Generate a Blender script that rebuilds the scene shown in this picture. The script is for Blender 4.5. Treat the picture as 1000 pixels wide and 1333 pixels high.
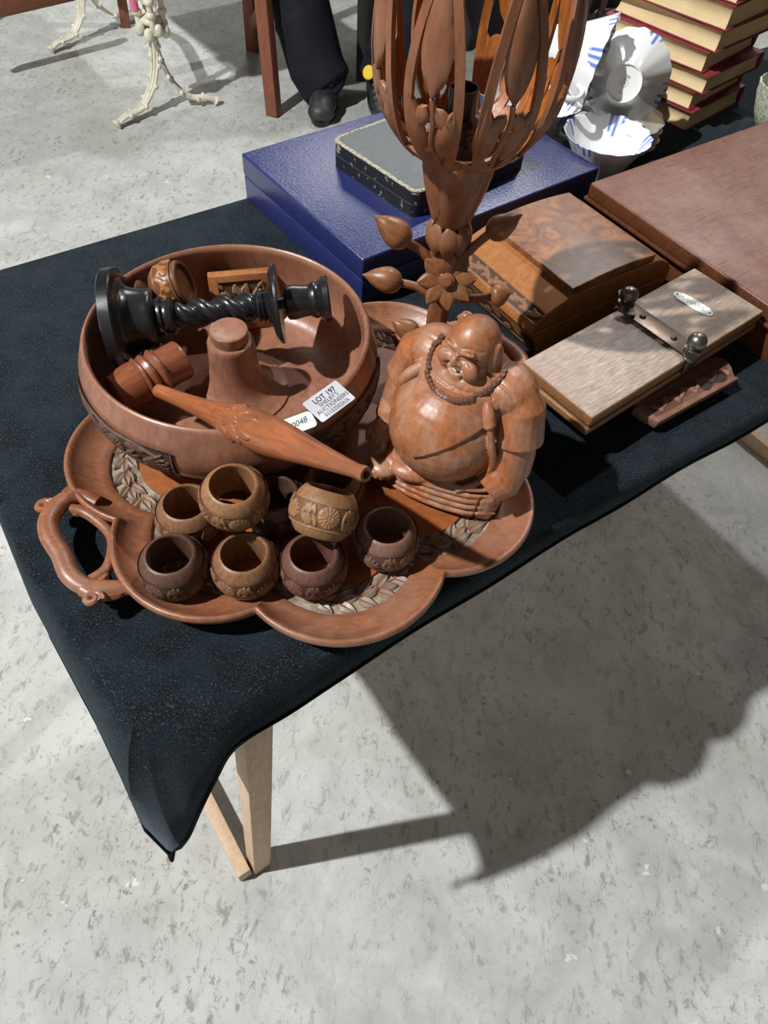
import bpy, bmesh, math, random
import numpy as np
from mathutils import Vector, Matrix, Euler

random.seed(7)
for o in list(bpy.data.objects): bpy.data.objects.remove(o)
scene = bpy.context.scene
COL = scene.collection
R_ = math.radians
PI = math.pi

# ------------------------------------------------------------------ camera
FPX, PITCH, ROLL, CZ = 940.0, R_(53.5), R_(5.0), 1.2
_F = Vector((0, math.cos(PITCH), -math.sin(PITCH)))
_R0 = Vector((1, 0, 0)); _U0 = _R0.cross(_F)
_R = math.cos(ROLL)*_R0 + math.sin(ROLL)*_U0
_U = -math.sin(ROLL)*_R0 + math.cos(ROLL)*_U0
cd = bpy.data.cameras.new('camera'); cam = bpy.data.objects.new('camera', cd); COL.objects.link(cam)
cd.sensor_fit = 'VERTICAL'; cd.sensor_height = 36.0; cd.lens = FPX/1333.0*36.0
cd.clip_start = 0.02; cd.clip_end = 60
cam.matrix_world = Matrix(((_R.x, _U.x, -_F.x, 0), (_R.y, _U.y, -_F.y, 0), (_R.z, _U.z, -_F.z, CZ), (0, 0, 0, 1)))
scene.camera = cam

# ------------------------------------------------------------------ world, lamps, exposure
w = bpy.data.worlds.new('hall'); scene.world = w; w.use_nodes = True
w.node_tree.nodes['Background'].inputs[0].default_value = (0.96, 0.98, 1.0, 1)
w.node_tree.nodes['Background'].inputs[1].default_value = 0.022
def lamp(name, typ, loc, energy, color, size, aim=None):
    l = bpy.data.lights.new(name, typ); o = bpy.data.objects.new(name, l); COL.objects.link(o)
    o.location = loc; l.energy = energy; l.color = color
    if typ == 'AREA':
        l.shape = 'DISK'; l.size = size
    else:
        l.shadow_soft_size = size
    if aim: o.rotation_euler = (Vector(aim)-Vector(loc)).to_track_quat('-Z', 'Y').to_euler()
    return o
lamp('hall_flood_lamp', 'POINT', (-2.56, -0.50, 4.25), 1230, (0.975, 1.0, 0.995), 0.055)
lamp('hall_back_lamp', 'POINT', (1.25, 3.9, 5.0), 400, (0.99, 1.0, 0.99), 0.07)
for lx, lz_, le in ((-1.15, 4.05, 62), (1.8, 4.35, 34), (4.7, 4.3, 22)): lamp('added_sheen_lamp', 'AREA', (lx, 6.4, lz_), le, (1.0, 0.99, 0.98), 1.5, (lx*0.3, 1.0, 0.5))  # unseen area lights added to give the case and box tops their sheen
scene.view_settings.view_transform = 'Standard'
scene.view_settings.look = 'None'
scene.view_settings.exposure = 0.0
scene.view_settings.gamma = 1.0
scene.view_settings.use_curve_mapping = False

# ------------------------------------------------------------------ layout helpers (table plane = 0.7 m)
TZ = 0.70
UX = Vector((0.792, 0.610)); VX = Vector((-0.610, 0.792))      # table's long and short direction
TANG = math.atan2(0.610, 0.792)
def uv(a, b, z=TZ): p = float(a)*UX + float(b)*VX; return Vector((p.x, p.y, z))
def ray(px, py): return _F + ((px-500)/FPX)*_R - ((py-666.5)/FPX)*_U
def P(px, py, z):
    d = ray(px, py); t = (z-CZ)/d.z; return Vector((d.x*t, d.y*t, z))
def PY(px, py, y):
    d = ray(px, py); t = y/d.y; return Vector((d.x*t, y, CZ+d.z*t))

# ------------------------------------------------------------------ geometry helpers
def cat(*gs):
    V, F = [], []
    for v, f in gs:
        n = len(V); V += [tuple(p) for p in v]; F += [tuple(i+n for i in q) for q in f]
    return V, F
def xf(g, M):
    return [tuple(M @ Vector(p)) for p in g[0]], g[1]
def T(x, y, z): return Matrix.Translation((x, y, z))
def RX(a): return Matrix.Rotation(a, 4, 'X')
def RY(a): return Matrix.Rotation(a, 4, 'Y')
def RZ(a): return Matrix.Rotation(a, 4, 'Z')
def S(x, y, z): return Matrix.Diagonal((x, y, z, 1))
def align(p, d, up=(0, 0, 1)):
    """matrix whose local Z runs along d, placed at p"""
    d = Vector(d).normalized(); up = Vector(up)
    x = up.cross(d)
    if x.length < 1e-5: x = Vector((1, 0, 0))
    x.normalize(); y = d.cross(x)
    return Matrix(((x.x, y.x, d.x, p[0]), (x.y, y.y, d.y, p[1]), (x.z, y.z, d.z, p[2]), (0, 0, 0, 1)))
def lathe(prof, seg=48, mod=None):
    V, F, rows = [], [], []
    for r, z in prof:
        if abs(r) < 1e-6:
            rows.append([len(V)]); V.append((0, 0, z))
        else:
            row = []
            for i in range(seg):
                a = 2*PI*i/seg; rr, zz = (r, z) if mod is None else mod(r, z, a)
                row.append(len(V)); V.append((rr*math.cos(a), rr*math.sin(a), zz))
            rows.append(row)
    for A, B in zip(rows, rows[1:]):
        for i in range(seg):
            j = (i+1) % seg
            if len(A) == 1 and len(B) == 1: continue
            if len(A) == 1: F.append((A[0], B[j], B[i]))
            elif len(B) == 1: F.append((A[i], A[j], B[0]))
            else: F.append((A[i], A[j], B[j], B[i]))
    return V, F
def smoothprof(pts, n=6):
    """Catmull-Rom through the profile points"""
    out = []
    p = [pts[0]]+list(pts)+[pts[-1]]
    for i in range(1, len(p)-2):
        for k in range(n):
            t = k/n; a, b, c, d = [np.array(q, float) for q in p[i-1:i+3]]
            out.append(tuple(0.5*((2*b)+(c-a)*t+(2*a-5*b+4*c-d)*t*t+(3*b-a-3*c+d)*t**3)))
    out.append(tuple(pts[-1])); return out
def tube(pts, rad, seg=10, cap=True, sx=1.0, sy=1.0, up=(0, 0, 1)):
    pts = [Vector(p) for p in pts]; n = len(pts)
    rads = [rad]*n if isinstance(rad, (int, float)) else list(rad)
    V, F = [], []; nrm = None
    for i, p in enumerate(pts):
        t = (pts[min(i+1, n-1)]-pts[max(i-1, 0)]).normalized()
        if nrm is None:
            nrm = Vector(up)-t*Vector(up).dot(t)
            if nrm.length < 1e-4: nrm = Vector((1, 0, 0))-t*t.x
        else: nrm = nrm-t*nrm.dot(t)
        nrm.normalize(); b = t.cross(nrm)
        for k in range(seg):
            a = 2*PI*k/seg; V.append(tuple(p+(nrm*math.cos(a)*sy+b*math.sin(a)*sx)*rads[i]))
    for i in range(n-1):
        for k in range(seg):
            j = (k+1) % seg; F.append((i*seg+k, i*seg+j, (i+1)*seg+j, (i+1)*seg+k))
    if cap:
        F.append(tuple(range(seg-1, -1, -1))); F.append(tuple((n-1)*seg+k for k in range(seg)))
    return V, F
def curve(pts, n=8):
    return [Vector(q) for q in smoothprof([tuple(p) for p in pts], n)]
def fromb(bm):
    bm.verts.ensure_lookup_table(); bm.verts.index_update()
    g = [tuple(v.co) for v in bm.verts], [tuple(v.index for v in f.verts) for f in bm.faces]; bm.free(); return g
def box(sx, sy, sz, bev=0.0, seg=2, c=(0, 0, 0)):
    bm = bmesh.new(); bmesh.ops.create_cube(bm, size=1)
    for v in bm.verts: v.co = Vector((v.co.x*sx, v.co.y*sy, v.co.z*sz))
    if bev: bmesh.ops.bevel(bm, geom=bm.edges[:]+bm.verts[:], offset=bev, segments=seg, affect='EDGES', profile=0.5)
    for v in bm.verts: v.co += Vector(c)
    return fromb(bm)
def prism(poly, z0, z1, bev=0.0, seg=2):
    bm = bmesh.new()
    a = [bm.verts.new((x, y, z0)) for x, y in poly]; b = [bm.verts.new((x, y, z1)) for x, y in poly]
    n = len(poly); bm.faces.new(a[::-1]); bm.faces.new(b)
    for i in range(n): bm.faces.new((a[i], a[(i+1) % n], b[(i+1) % n], b[i]))
    bmesh.ops.recalc_face_normals(bm, faces=bm.faces[:])
    if bev: bmesh.ops.bevel(bm, geom=bm.edges[:], offset=bev, segments=seg, affect='EDGES', profile=0.5)
    return fromb(bm)
def ell(c, r, M=None, u=20, v=12):
    bm = bmesh.new(); bmesh.ops.create_uvsphere(bm, u_segments=u, v_segments=v, radius=1)
    for q in bm.verts: q.co = Vector((q.co.x*r[0], q.co.y*r[1], q.co.z*r[2]))
    if M is not None: bmesh.ops.transform(bm, matrix=M, verts=bm.verts)
    for q in bm.verts: q.co += Vector(c)
    return fromb(bm)
def leafg(L, W, H, n=8, m=5, tip=0.8, curl=0.0):
    """solid pointed leaf lying along +Y with a sunk midrib; thickness below"""
    V, F = [], []
    for i in range(n+1):
        t = i/n; wd = W*math.sin(PI*min(1, t**tip))**0.75 if 0 < t < 1 else 0
        for k in range(m):
            s = -1+2*k/(m-1); h = H*(1-0.75*s*s)*(1-0.3*abs(2*t-1))
            if k == m//2: h -= H*0.28
            V.append((wd*s*0.5, t*L, h+curl*t*t))
    top = len(V)
    V += [(x, y, -0.0006) for x, y, z in V[:top]]
    for i in range(n):
        for k in range(m-1):
            a = i*m+k; F.append((a, a+1, a+m+1, a+m)); F.append((top+a+m, top+a+m+1, top+a+1, top+a))
        a = i*m; F.append((a+m, top+a+m, top+a, a)); b = i*m+m-1; F.append((b, top+b, top+b+m, b+m))
    return V, F

def facet_leaf(L, W, H, n=8):
    """angular carved leaf: two raised lobes either side of a cut midrib, sharp tip"""
    V, F = [], []; cols = [(-1, 0.15), (-0.5, 1.0), (0, 0.35), (0.5, 1.0), (1, 0.15)]; m = 5
    for i in range(n+1):
        t = i/n; wd = W*(math.sin(PI*t**0.7)**0.9 if 0 < t < 1 else 0)
        for s_, h in cols: V.append((wd*s_*0.5, t*L, H*h*(0.45+0.55*math.sin(PI*t)) + H*0.25*t))
    top = len(V); V += [(x, y, -0.0008) for x, y, z in V[:top]]
    for i in range(n):
        for k in range(m-1):
            a = i*m+k; F.append((a, a+1, a+m+1, a+m)); F.append((top+a+m, top+a+m+1, top+a+1, top+a))
        a = i*m; F.append((a+m, top+a+m, top+a, a)); b = i*m+m-1; F.append((b, top+b, top+b+m, b+m))
    return V, F

def obj(name, g, mat, parent=None, M=None, smooth=True, ang=40, inv=None):
    me = bpy.data.meshes.new(name); me.from_pydata([tuple(p) for p in g[0]], [], g[1])
    bm = bmesh.new(); bm.from_mesh(me)
    bmesh.ops.remove_doubles(bm, verts=bm.verts, dist=1e-6)
    bmesh.ops.recalc_face_normals(bm, faces=bm.faces[:])
    bm.to_mesh(me); bm.free()
    if smooth:
        me.shade_smooth(); me.set_sharp_from_angle(angle=R_(ang))
    me.materials.append(mat)
    return link(name, me, parent, M)
def link(name, me, parent=None, M=None):
    o = bpy.data.objects.new(name, me); COL.objects.link(o)
    if parent is not None: o.parent = parent
    if M is not None: o.matrix_local = M
    return o
def thing(name, label, cat_, M=None, group=None):
    o = bpy.data.objects.new(name, None); COL.objects.link(o); o.empty_display_size = 0.02
    if M is not None: o.matrix_world = M
    return tag(o, label, cat_, group)
def tag(o, label, cat_, group=None):
    o['label'] = label; o['category'] = cat_
    if group: o['group'] = group
    return o
def struct(o): o['kind'] = 'structure'; return o
def attr(o, name, vals):
    a = o.data.attributes.new(name, 'FLOAT', 'POINT'); a.data.foreach_set('value', np.asarray(vals, np.float32))

# ------------------------------------------------------------------ relief carving (real geometry, a height field over a strip)
class Relief:
    def __init__(s): s.p = []
    def leaf(s, x, y, a, L, W, h=1.0): s.p.append(('l', x, y, a, L, W, h)); return s
    def rosette(s, x, y, r, n, h=1.0): s.p.append(('r', x, y, r, n, h)); return s
    def stem(s, pts, w, h=0.7):
        for a, b in zip(pts, pts[1:]): s.p.append(('s', a, b, w, h))
        return s
    def eval(s, X, Y):
        H = np.zeros_like(X)
        for q in s.p:
            if q[0] == 'l':
                _, x, y, a, L, W, h = q; ca, sa = math.cos(a), math.sin(a)
                A = ((X-x)*ca+(Y-y)*sa)/L; B = -(X-x)*sa+(Y-y)*ca
                wd = W*0.5*np.sqrt(np.clip(np.sin(PI*np.clip(A, 0, 1)**0.8), 0, 1)); ins = (A > 0) & (A < 1) & (np.abs(B) < wd)
                k = np.where(ins, 1-(B/np.maximum(wd, 1e-6))**2, 0)
                hh = h*(0.45+0.55*np.sqrt(np.clip(k, 0, 1)))*(1-0.35*np.exp(-(B/(W*0.07))**2)); H = np.where(ins, np.maximum(H, hh), H)
            elif q[0] == 'r':
                _, x, y, r, n, h = q; dx, dy = X-x, Y-y; d = np.hypot(dx, dy); th = np.arctan2(dy, dx)
                pet = np.abs(np.cos(th*n/2)); hh = h*(0.35+0.65*pet*np.sin(PI*np.clip(d/r, 0, 1))**0.7)
                hh = np.where(d < r*0.3, h*(0.9-0.5*d/(r*0.3)), hh); H = np.where(d < r, np.maximum(H, hh), H)
            else:
                _, (ax, ay), (bx, by), wd, h = q; lx, ly = bx-ax, by-ay; L2 = lx*lx+ly*ly+1e-12
                t = np.clip(((X-ax)*lx+(Y-ay)*ly)/L2, 0, 1); d = np.hypot(X-ax-t*lx, Y-ay-t*ly)
                H = np.maximum(H, np.where(d < wd, h*np.sqrt(np.clip(1-(d/wd)**2, 0, 1)), 0))
        return H
def strip(rel, x0, x1, y0, y1, nx, ny, surf, depth, border=0.0, wrap=False):
    """grid over [x0,x1]x[y0,y1]; surf(x,y) gives point, normal. returns geometry and height values"""
    xs = np.linspace(x0, x1, nx); ys = np.linspace(y0, y1, ny); X, Y = np.meshgrid(xs, ys, indexing='ij'); H = rel.eval(X, Y)
    if border:
        e = np.minimum(Y-y0, y1-Y) if wrap else np.minimum(np.minimum(Y-y0, y1-Y), np.minimum(X-x0, x1-X))
        H = np.where(e < border, np.maximum(H, 0.8), H)
    V, F, A = [], [], []
    for i in range(nx):
        for j in range(ny):
            p, n = surf(xs[i], ys[j]); V.append(tuple(Vector(p)+Vector(n)*depth*H[i, j])); A.append(H[i, j])
    for i in range(nx-1):
        for j in range(ny-1):
            a = i*ny+j; F.append((a, a+ny, a+ny+1, a+1))
    return (V, F), A
def robj(name, ga, mat, parent=None, M=None):
    g, A = ga; me = bpy.data.meshes.new(name); me.from_pydata(g[0], [], g[1]); me.shade_smooth(); me.materials.append(mat)
    o = link(name, me, parent, M); attr(o, 'relief', A); return o

# ------------------------------------------------------------------ materials
def srgb(r, g, b):
    f = lambda c: (c/255/12.92) if c/255 <= 0.04045 else ((c/255+0.055)/1.055)**2.4
    return (f(r), f(g), f(b), 1)
class N:
    def __init__(s, name):
        s.m = bpy.data.materials.new(name); s.m.use_nodes = True; s.t = s.m.node_tree; s.b = s.t.nodes['Principled BSDF']
        s.tc = s.t.nodes.new('ShaderNodeTexCoord')
    def n(s, typ, **kw):
        q = s.t.nodes.new(typ)
        for k, v in kw.items(): setattr(q, k, v)
        return q
    def l(s, a, b): s.t.links.new(a, b)
    def map(s, scale, rot=(0, 0, 0), src='Object'):
        q = s.n('ShaderNodeMapping'); q.inputs['Scale'].default_value = scale; q.inputs['Rotation'].default_value = rot
        s.l(s.tc.outputs[src], q.inputs[0]); return q.outputs[0]
    def noise(s, vec, scale, detail=4, rough=0.55, dist=0.0):
        q = s.n('ShaderNodeTexNoise'); q.inputs['Scale'].default_value = scale; q.inputs['Detail'].default_value = detail
        q.inputs['Roughness'].default_value = rough; q.inputs['Distortion'].default_value = dist
        if vec is not None: s.l(vec, q.inputs['Vector'])
        return q.outputs['Fac']
    def ramp(s, fac, stops, interp='LINEAR'):
        q = s.n('ShaderNodeValToRGB'); cr = q.color_ramp; cr.interpolation = interp
        while len(cr.elements) < len(stops): cr.elements.new(0.5)
        for e, (p, c) in zip(cr.elements, stops): e.position = p; e.color = c if len(c) == 4 else (*c, 1)
        s.l(fac, q.inputs[0]); return q.outputs[0]
    def mix(s, fac, a, b, typ='MIX'):
        q = s.n('ShaderNodeMix', data_type='RGBA', blend_type=typ)
        if isinstance(fac, (int, float)): q.inputs[0].default_value = fac
        else: s.l(fac, q.inputs[0])
        for k, v in ((6, a), (7, b)):
            if isinstance(v, tuple): q.inputs[k].default_value = v
            else: s.l(v, q.inputs[k])
        return q.outputs[2]
    def math(s, op, a, b=0.0):
        q = s.n('ShaderNodeMath', operation=op)
        for k, v in ((0, a), (1, b)):
            if isinstance(v, (int, float)): q.inputs[k].default_value = v
            else: s.l(v, q.inputs[k])
        return q.outputs[0]
    def attr(s, name): q = s.n('ShaderNodeAttribute', attribute_name=name); return q.outputs['Fac']
    def bump(s, h, strength, dist=0.001):
        q = s.n('ShaderNodeBump'); q.inputs['Strength'].default_value = strength; q.inputs['Distance'].default_value = dist
        s.l(h, q.inputs['Height']); s.l(q.outputs[0], s.b.inputs['Normal'])
    def set(s, **kw):
        for k, v in kw.items():
            i = s.b.inputs[k.replace('_', ' ')]
            if isinstance(v, (int, float, tuple)): i.default_value = v
            else: s.l(v, i)
        return s
def wood(name, a, b, c=None, grain=(60, 60, 6), rough=0.42, patch=14, patch_amt=0.55, spec=0.4, bumpk=0.25, relief=None, seed=0.0, coat=0.0, mott=0.34):
    """a light tone, b dark tone, c patches"""
    k = N(name); v = k.map(grain, (0.1+seed, 0.2, 0.3+seed*2)); g = k.noise(v, 5, 5, 0.62, 0.6)
    col = k.ramp(g, [(0.28, b), (0.72, a)])
    if c is not None:
        v2 = k.map((1, 1, 1), (seed, seed, 0)); p = k.noise(v2, patch, 4, 0.6, 0.4)
        f = k.ramp(p, [(0.42, (0, 0, 0)), (0.68, (patch_amt,)*3)]); col = k.mix(f, col, c)
    if mott:
        q = k.noise(k.map((1, 1, 0.45), (0.3, seed, 0.5)), 75, 6, 0.7, 0.8); f = k.ramp(q, [(0.44, (0, 0, 0)), (0.7, (mott,)*3)]); col = k.mix(f, col, tuple(x*0.48 for x in b[:3])+(1,))
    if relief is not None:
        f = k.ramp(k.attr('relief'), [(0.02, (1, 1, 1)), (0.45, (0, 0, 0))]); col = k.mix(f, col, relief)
    k.set(Base_Color=col, Roughness=k.ramp(g, [(0.3, (rough+0.1,)*3), (0.8, (rough-0.06,)*3)]), Specular_IOR_Level=spec, Coat_Weight=coat, Coat_Roughness=0.2)
    if bumpk: k.bump(g, bumpk, 0.0006)
    return k.m
def plain(name, col, rough=0.5, metal=0.0, spec=0.5, noise=None, coat=0.0, bump=None):
    k = N(name); c = col
    if noise:
        sc, c2, lo, hi = noise; f = k.ramp(k.noise(k.map((1, 1, 1)), sc, 5, 0.6), [(lo, (0, 0, 0)), (hi, (1, 1, 1))]); c = k.mix(f, col, c2)
    k.set(Base_Color=c, Roughness=rough, Metallic=metal, Specular_IOR_Level=spec, Coat_Weight=coat)
    if bump: k.bump(k.noise(k.map((1, 1, 1)), bump[0], 4, 0.6), bump[1], bump[2])
    return k.m
M = {}
M['tray'] = wood('tray_wood', srgb(156, 98, 66), srgb(114, 70, 48), srgb(146, 108, 88), (25, 70, 25), 0.36, 16, 0.6, 0.5)
M['tray_floor'] = wood('tray_floor_wood', srgb(162, 94, 48), srgb(126, 70, 36), srgb(142, 78, 40), (18, 90, 18), 0.38, 9, 0.5, 0.4)
M['tray_band'] = plain('tray_band_dust', srgb(158, 142, 122), 0.75, noise=(120, srgb(84, 66, 54), 0.40, 0.66))
M['tray_leaf'] = wood('tray_leaf_wood', srgb(156, 112, 84), srgb(110, 86, 72), srgb(150, 144, 136), (60, 60, 20), 0.40, 60, 0.85)
M['bowl'] = wood('bowl_wood', srgb(156, 108, 86), srgb(120, 80, 63), srgb(158, 106, 76), (30, 30, 12), 0.34, 8, 0.5, 0.5)
M['bowl_carve'] = wood('bowl_carving_wood', srgb(112, 80, 66), srgb(72, 50, 42), None, (60, 60, 30), 0.5, relief=srgb(66, 46, 38))
M['lamp'] = wood('lamp_wood', srgb(150, 92, 58), srgb(106, 64, 42), srgb(136, 96, 74), (50, 50, 9), 0.36, 22, 0.55, 0.5)
M['lamp_in'] = wood('lamp_inner_wood', srgb(176, 102, 40), srgb(118, 62, 22), None, (50, 50, 9), 0.42)
M['bud'] = wood('bud_wood', srgb(150, 98, 62), srgb(104, 66, 42), None, (60, 60, 12), 0.33)
M['buddha'] = wood('figurine_wood', srgb(176, 106, 64), srgb(130, 76, 46), srgb(170, 136, 114), (45, 45, 10), 0.35, 26, 0.8, 0.5, 0.35)
M['bead'] = wood('bead_wood', srgb(126, 88, 70), srgb(92, 62, 50), None, (90, 90, 40), 0.4)
M['gavel'] = wood('gavel_wood', srgb(150, 84, 52), srgb(104, 56, 36), srgb(140, 96, 76), (60, 60, 8), 0.28, 18, 0.4, 0.5, coat=0.2)
M['gavel_handle'] = wood('gavel_handle_wood', srgb(172, 102, 60), srgb(130, 72, 42), srgb(128, 78, 58), (70, 70, 7), 0.3, 14, 0.8, 0.5)
M['handle_carve'] = wood('gavel_carving_wood', srgb(160, 94, 58), srgb(122, 68, 42), None, (70, 70, 12), 0.4, relief=srgb(120, 68, 42))
M['ebony'] = wood('ebony', srgb(38, 38, 40), srgb(20, 20, 22), None, (60, 60, 8), 0.24, spec=0.5, bumpk=0.05, coat=0.15)
M['goblet'] = wood('goblet_wood', srgb(178, 122, 70), srgb(132, 84, 50), None, (60, 60, 12), 0.33, relief=srgb(104, 66, 42))
M['block'] = wood('block_wood', srgb(176, 116, 72), srgb(146, 90, 54), None, (60, 12, 60), 0.45)
M['block_carve'] = wood('block_carving_wood', srgb(172, 132, 92), srgb(132, 96, 64), None, (60, 60, 60), 0.6, relief=srgb(92, 66, 44))
RINGC = {'tan': ((158, 116, 80), (120, 84, 56)), 'brown': ((148, 106, 76), (106, 72, 52)), 'dark': ((104, 74, 60), (76, 52, 44)), 'plum': ((122, 82, 70), (88, 56, 50)), 'umber': ((138, 104, 86), (102, 73, 60))}
for k_, (a_, b_) in RINGC.items():
    M['ring_'+k_] = wood('ring_wood_'+k_, srgb(*a_), srgb(*b_), None, (70, 70, 14), 0.4)
    M['ringc_'+k_] = wood('ring_carving_'+k_, srgb(*[min(255, x+6) for x in a_]), srgb(*b_), None, (70, 70, 30), 0.45, relief=srgb(*[int(x*0.88) for x in b_]), mott=0.3)
M['blue'] = plain('blue_leatherette', srgb(38, 44, 94), 0.33, noise=(160, srgb(32, 38, 86), 0.35, 0.7), bump=(300, 0.5, 0.0010), spec=0.8)
M['gilt'] = plain('brass', srgb(150, 140, 110), 0.35, 1.0)
M['case'] = plain('worn_leather_sheen_top', srgb(84, 88, 90), 0.38, noise=(420, srgb(104, 108, 108), 0.5, 0.75), bump=(700, 0.6, 0.0008))  # black leather of the top face, its grey sheen put into the colour
def worn():
    k = N('worn_case_edge'); f = k.ramp(k.noise(k.map((1, 1, 1)), 300, 6, 0.75), [(0.38, (0, 0, 0)), (0.50, (1, 1, 1))])
    k.set(Base_Color=k.mix(f, srgb(30, 30, 32), srgb(172, 164, 140)), Roughness=0.6); k.bump(f, 0.3, 0.0006); return k.m
M['case_edge'] = worn()
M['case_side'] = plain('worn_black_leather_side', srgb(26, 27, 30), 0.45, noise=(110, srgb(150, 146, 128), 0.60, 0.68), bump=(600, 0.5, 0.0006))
def burl():
    k = N('burl_veneer'); v = k.map((1, 1, 1)); p = k.noise(v, 26, 8, 0.68, 2.4); q = k.noise(v, 9, 3, 0.5, 1.0)
    col = k.ramp(p, [(0.3, srgb(70, 42, 28)), (0.48, srgb(124, 76, 46)), (0.7, srgb(168, 112, 66))])
    col = k.mix(k.ramp(q, [(0.46, (0, 0, 0)), (0.66, (0.75,)*3)]), col, srgb(84, 60, 50))
    k.set(Base_Color=col, Roughness=0.36); return k.m
M['burl'] = burl()
M['boxwood'] = wood('box_wood', srgb(176, 116, 66), srgb(138, 84, 46), None, (12, 80, 60), 0.36)
M['boxcarve'] = wood('box_carving_wood', srgb(140, 94, 60), srgb(108, 70, 44), None, (40, 40, 40), 0.5, relief=srgb(62, 40, 28))
M['press'] = wood('press_board_wood', srgb(190, 170, 154), srgb(118, 96, 82), srgb(160, 136, 120), (14, 150, 60), 0.40, 20, 0.6, 0.6, 0.8)
M['press_edge'] = wood('press_edge_wood', srgb(150, 108, 70), srgb(104, 70, 44), None, (10, 120, 120), 0.4)
M['strap'] = plain('aged_steel_strap', srgb(112, 98, 88), 0.38, 0.85, noise=(60, srgb(78, 62, 52), 0.4, 0.7))
M['steel'] = plain('steel_knob', srgb(122, 116, 110), 0.34, 0.9, noise=(70, srgb(92, 86, 80), 0.45, 0.7))
M['plaque'] = plain('plaque_enamel', srgb(226, 226, 222), 0.35)
M['ink'] = plain('dark_ink', srgb(28, 28, 34), 0.6)
M['ink_soft'] = plain('grey_ink', srgb(140, 140, 146), 0.6)
M['pen'] = plain('pen_ink', srgb(40, 46, 70), 0.6)
M['paper'] = plain('paper', srgb(206, 204, 212), 0.6, noise=(60, srgb(196, 194, 202), 0.4, 0.7))
M['mahog'] = wood('mahogany', srgb(122, 70, 48), srgb(78, 42, 28), srgb(134, 98, 84), (10, 110, 60), 0.42, 12, 0.6, 0.45)
M['mahog_side'] = wood('mahogany_side', srgb(112, 66, 38), srgb(58, 30, 18), None, (8, 60, 160), 0.4)
M['tip'] = wood('carved_bracket_wood', srgb(156, 116, 98), srgb(122, 84, 66), srgb(118, 80, 62), (20, 60, 30), 0.4, 30, 0.7)
M['tipc'] = wood('carved_bracket_carving', srgb(160, 120, 102), srgb(130, 92, 74), None, (20, 60, 30), 0.45, relief=srgb(104, 70, 56))
M['pine'] = wood('pine', srgb(216, 188, 160), srgb(192, 160, 132), None, (90, 90, 5), 0.6, bumpk=0.15)
M['brownpaint'] = wood('brown_stained_timber', srgb(142, 86, 62), srgb(112, 64, 46), None, (60, 60, 5), 0.5)
M['iron'] = plain('white_painted_iron', srgb(216, 210, 192), 0.5, noise=(40, srgb(176, 164, 140), 0.5, 0.75))
M['pink'] = plain('pink_paint', srgb(214, 110, 150), 0.5)
M['trouser'] = plain('black_trouser_cloth', srgb(30, 31, 40), 0.85, noise=(8, srgb(22, 23, 30), 0.4, 0.6), spec=0.2)
M['jacket'] = plain('dark_jacket_cloth', srgb(34, 36, 40), 0.85, spec=0.2)
M['shoe'] = plain('black_shoe_leather', srgb(40, 40, 42), 0.5, noise=(30, srgb(62, 60, 58), 0.45, 0.7))
M['yellow'] = plain('yellow_plastic', srgb(226, 192, 40), 0.45)
M['lace'] = plain('grey_green_lace', srgb(86, 92, 74), 0.8, noise=(200, srgb(44, 48, 40), 0.4, 0.6))
M['skin'] = plain('skin', srgb(196, 150, 124), 0.55)
M['hair'] = plain('hair', srgb(52, 42, 36), 0.7)
M['bookcloth'] = plain('red_book_cloth', srgb(132, 44, 50), 0.65, noise=(60, srgb(104, 30, 38), 0.4, 0.7))
def pages():
    k = N('book_pages'); g = k.noise(k.map((2, 2, 900)), 3, 3, 0.6); p = k.noise(k.map((1, 1, 1)), 14, 4, 0.6)
    c = k.ramp(g, [(0.3, srgb(190, 164, 122)), (0.7, srgb(216, 192, 150))]); c = k.mix(k.ramp(p, [(0.45, (0, 0, 0)), (0.75, (0.6,)*3)]), c, srgb(176, 146, 104))
    k.set(Base_Color=c, Roughness=0.85); k.bump(g, 0.3, 0.0006); return k.m
M['pages'] = pages()
def china():
    k = N('blue_printed_china'); f = k.attr('print'); c = k.mix(f, srgb(232, 232, 230), srgb(96, 128, 206))
    k.set(Base_Color=c, Roughness=0.12, Coat_Weight=0.4); return k.m
M['china'] = china()
M['china_plain'] = plain('white_china', srgb(230, 230, 227), 0.14, coat=0.4)
M['blueink'] = plain('blue_mark', srgb(120, 150, 220), 0.4)
M['lacewhite'] = plain('cream_textured_china', srgb(196, 196, 176), 0.6, noise=(240, srgb(120, 124, 104), 0.5, 0.62))
M['darkcloth'] = plain('charcoal_cloth', srgb(64, 62, 60), 0.9, spec=0.1)
M['darkwood'] = wood('dark_turned_wood', srgb(62, 38, 34), srgb(34, 20, 18), None, (60, 60, 8), 0.3)
M['bakelite'] = plain('black_bakelite', srgb(22, 22, 24), 0.25)
M['teeth'] = plain('bone', srgb(214, 204, 184), 0.5)
M['crease'] = wood('figurine_crease_wood', srgb(84, 54, 42), srgb(60, 38, 30), None, (60, 60, 20), 0.5)
def velvet():
    k = N('black_velvet'); v = k.map((1, 1, 1)); p = k.noise(v, 30, 4, 0.6); s = k.noise(v, 640, 4, 0.8); m = k.noise(v, 170, 4, 0.7)
    c = k.ramp(s, [(0.42, srgb(11, 14, 17)), (0.58, srgb(34, 40, 45)), (0.72, srgb(112, 122, 128))])
    c = k.mix(k.ramp(m, [(0.4, (0, 0, 0)), (0.66, (0.55,)*3)]), c, srgb(12, 17, 21)); c = k.mix(k.ramp(p, [(0.4, (0, 0, 0)), (0.65, (0.45,)*3)]), c, srgb(38, 47, 54))
    k.set(Base_Color=c, Roughness=0.95, Specular_IOR_Level=0.08, Sheen_Weight=0.22, Sheen_Roughness=0.4, Sheen_Tint=(0.55, 0.68, 0.8, 1)); k.bump(s, 0.35, 0.0012); return k.m
M['velvet'] = velvet()
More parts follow.
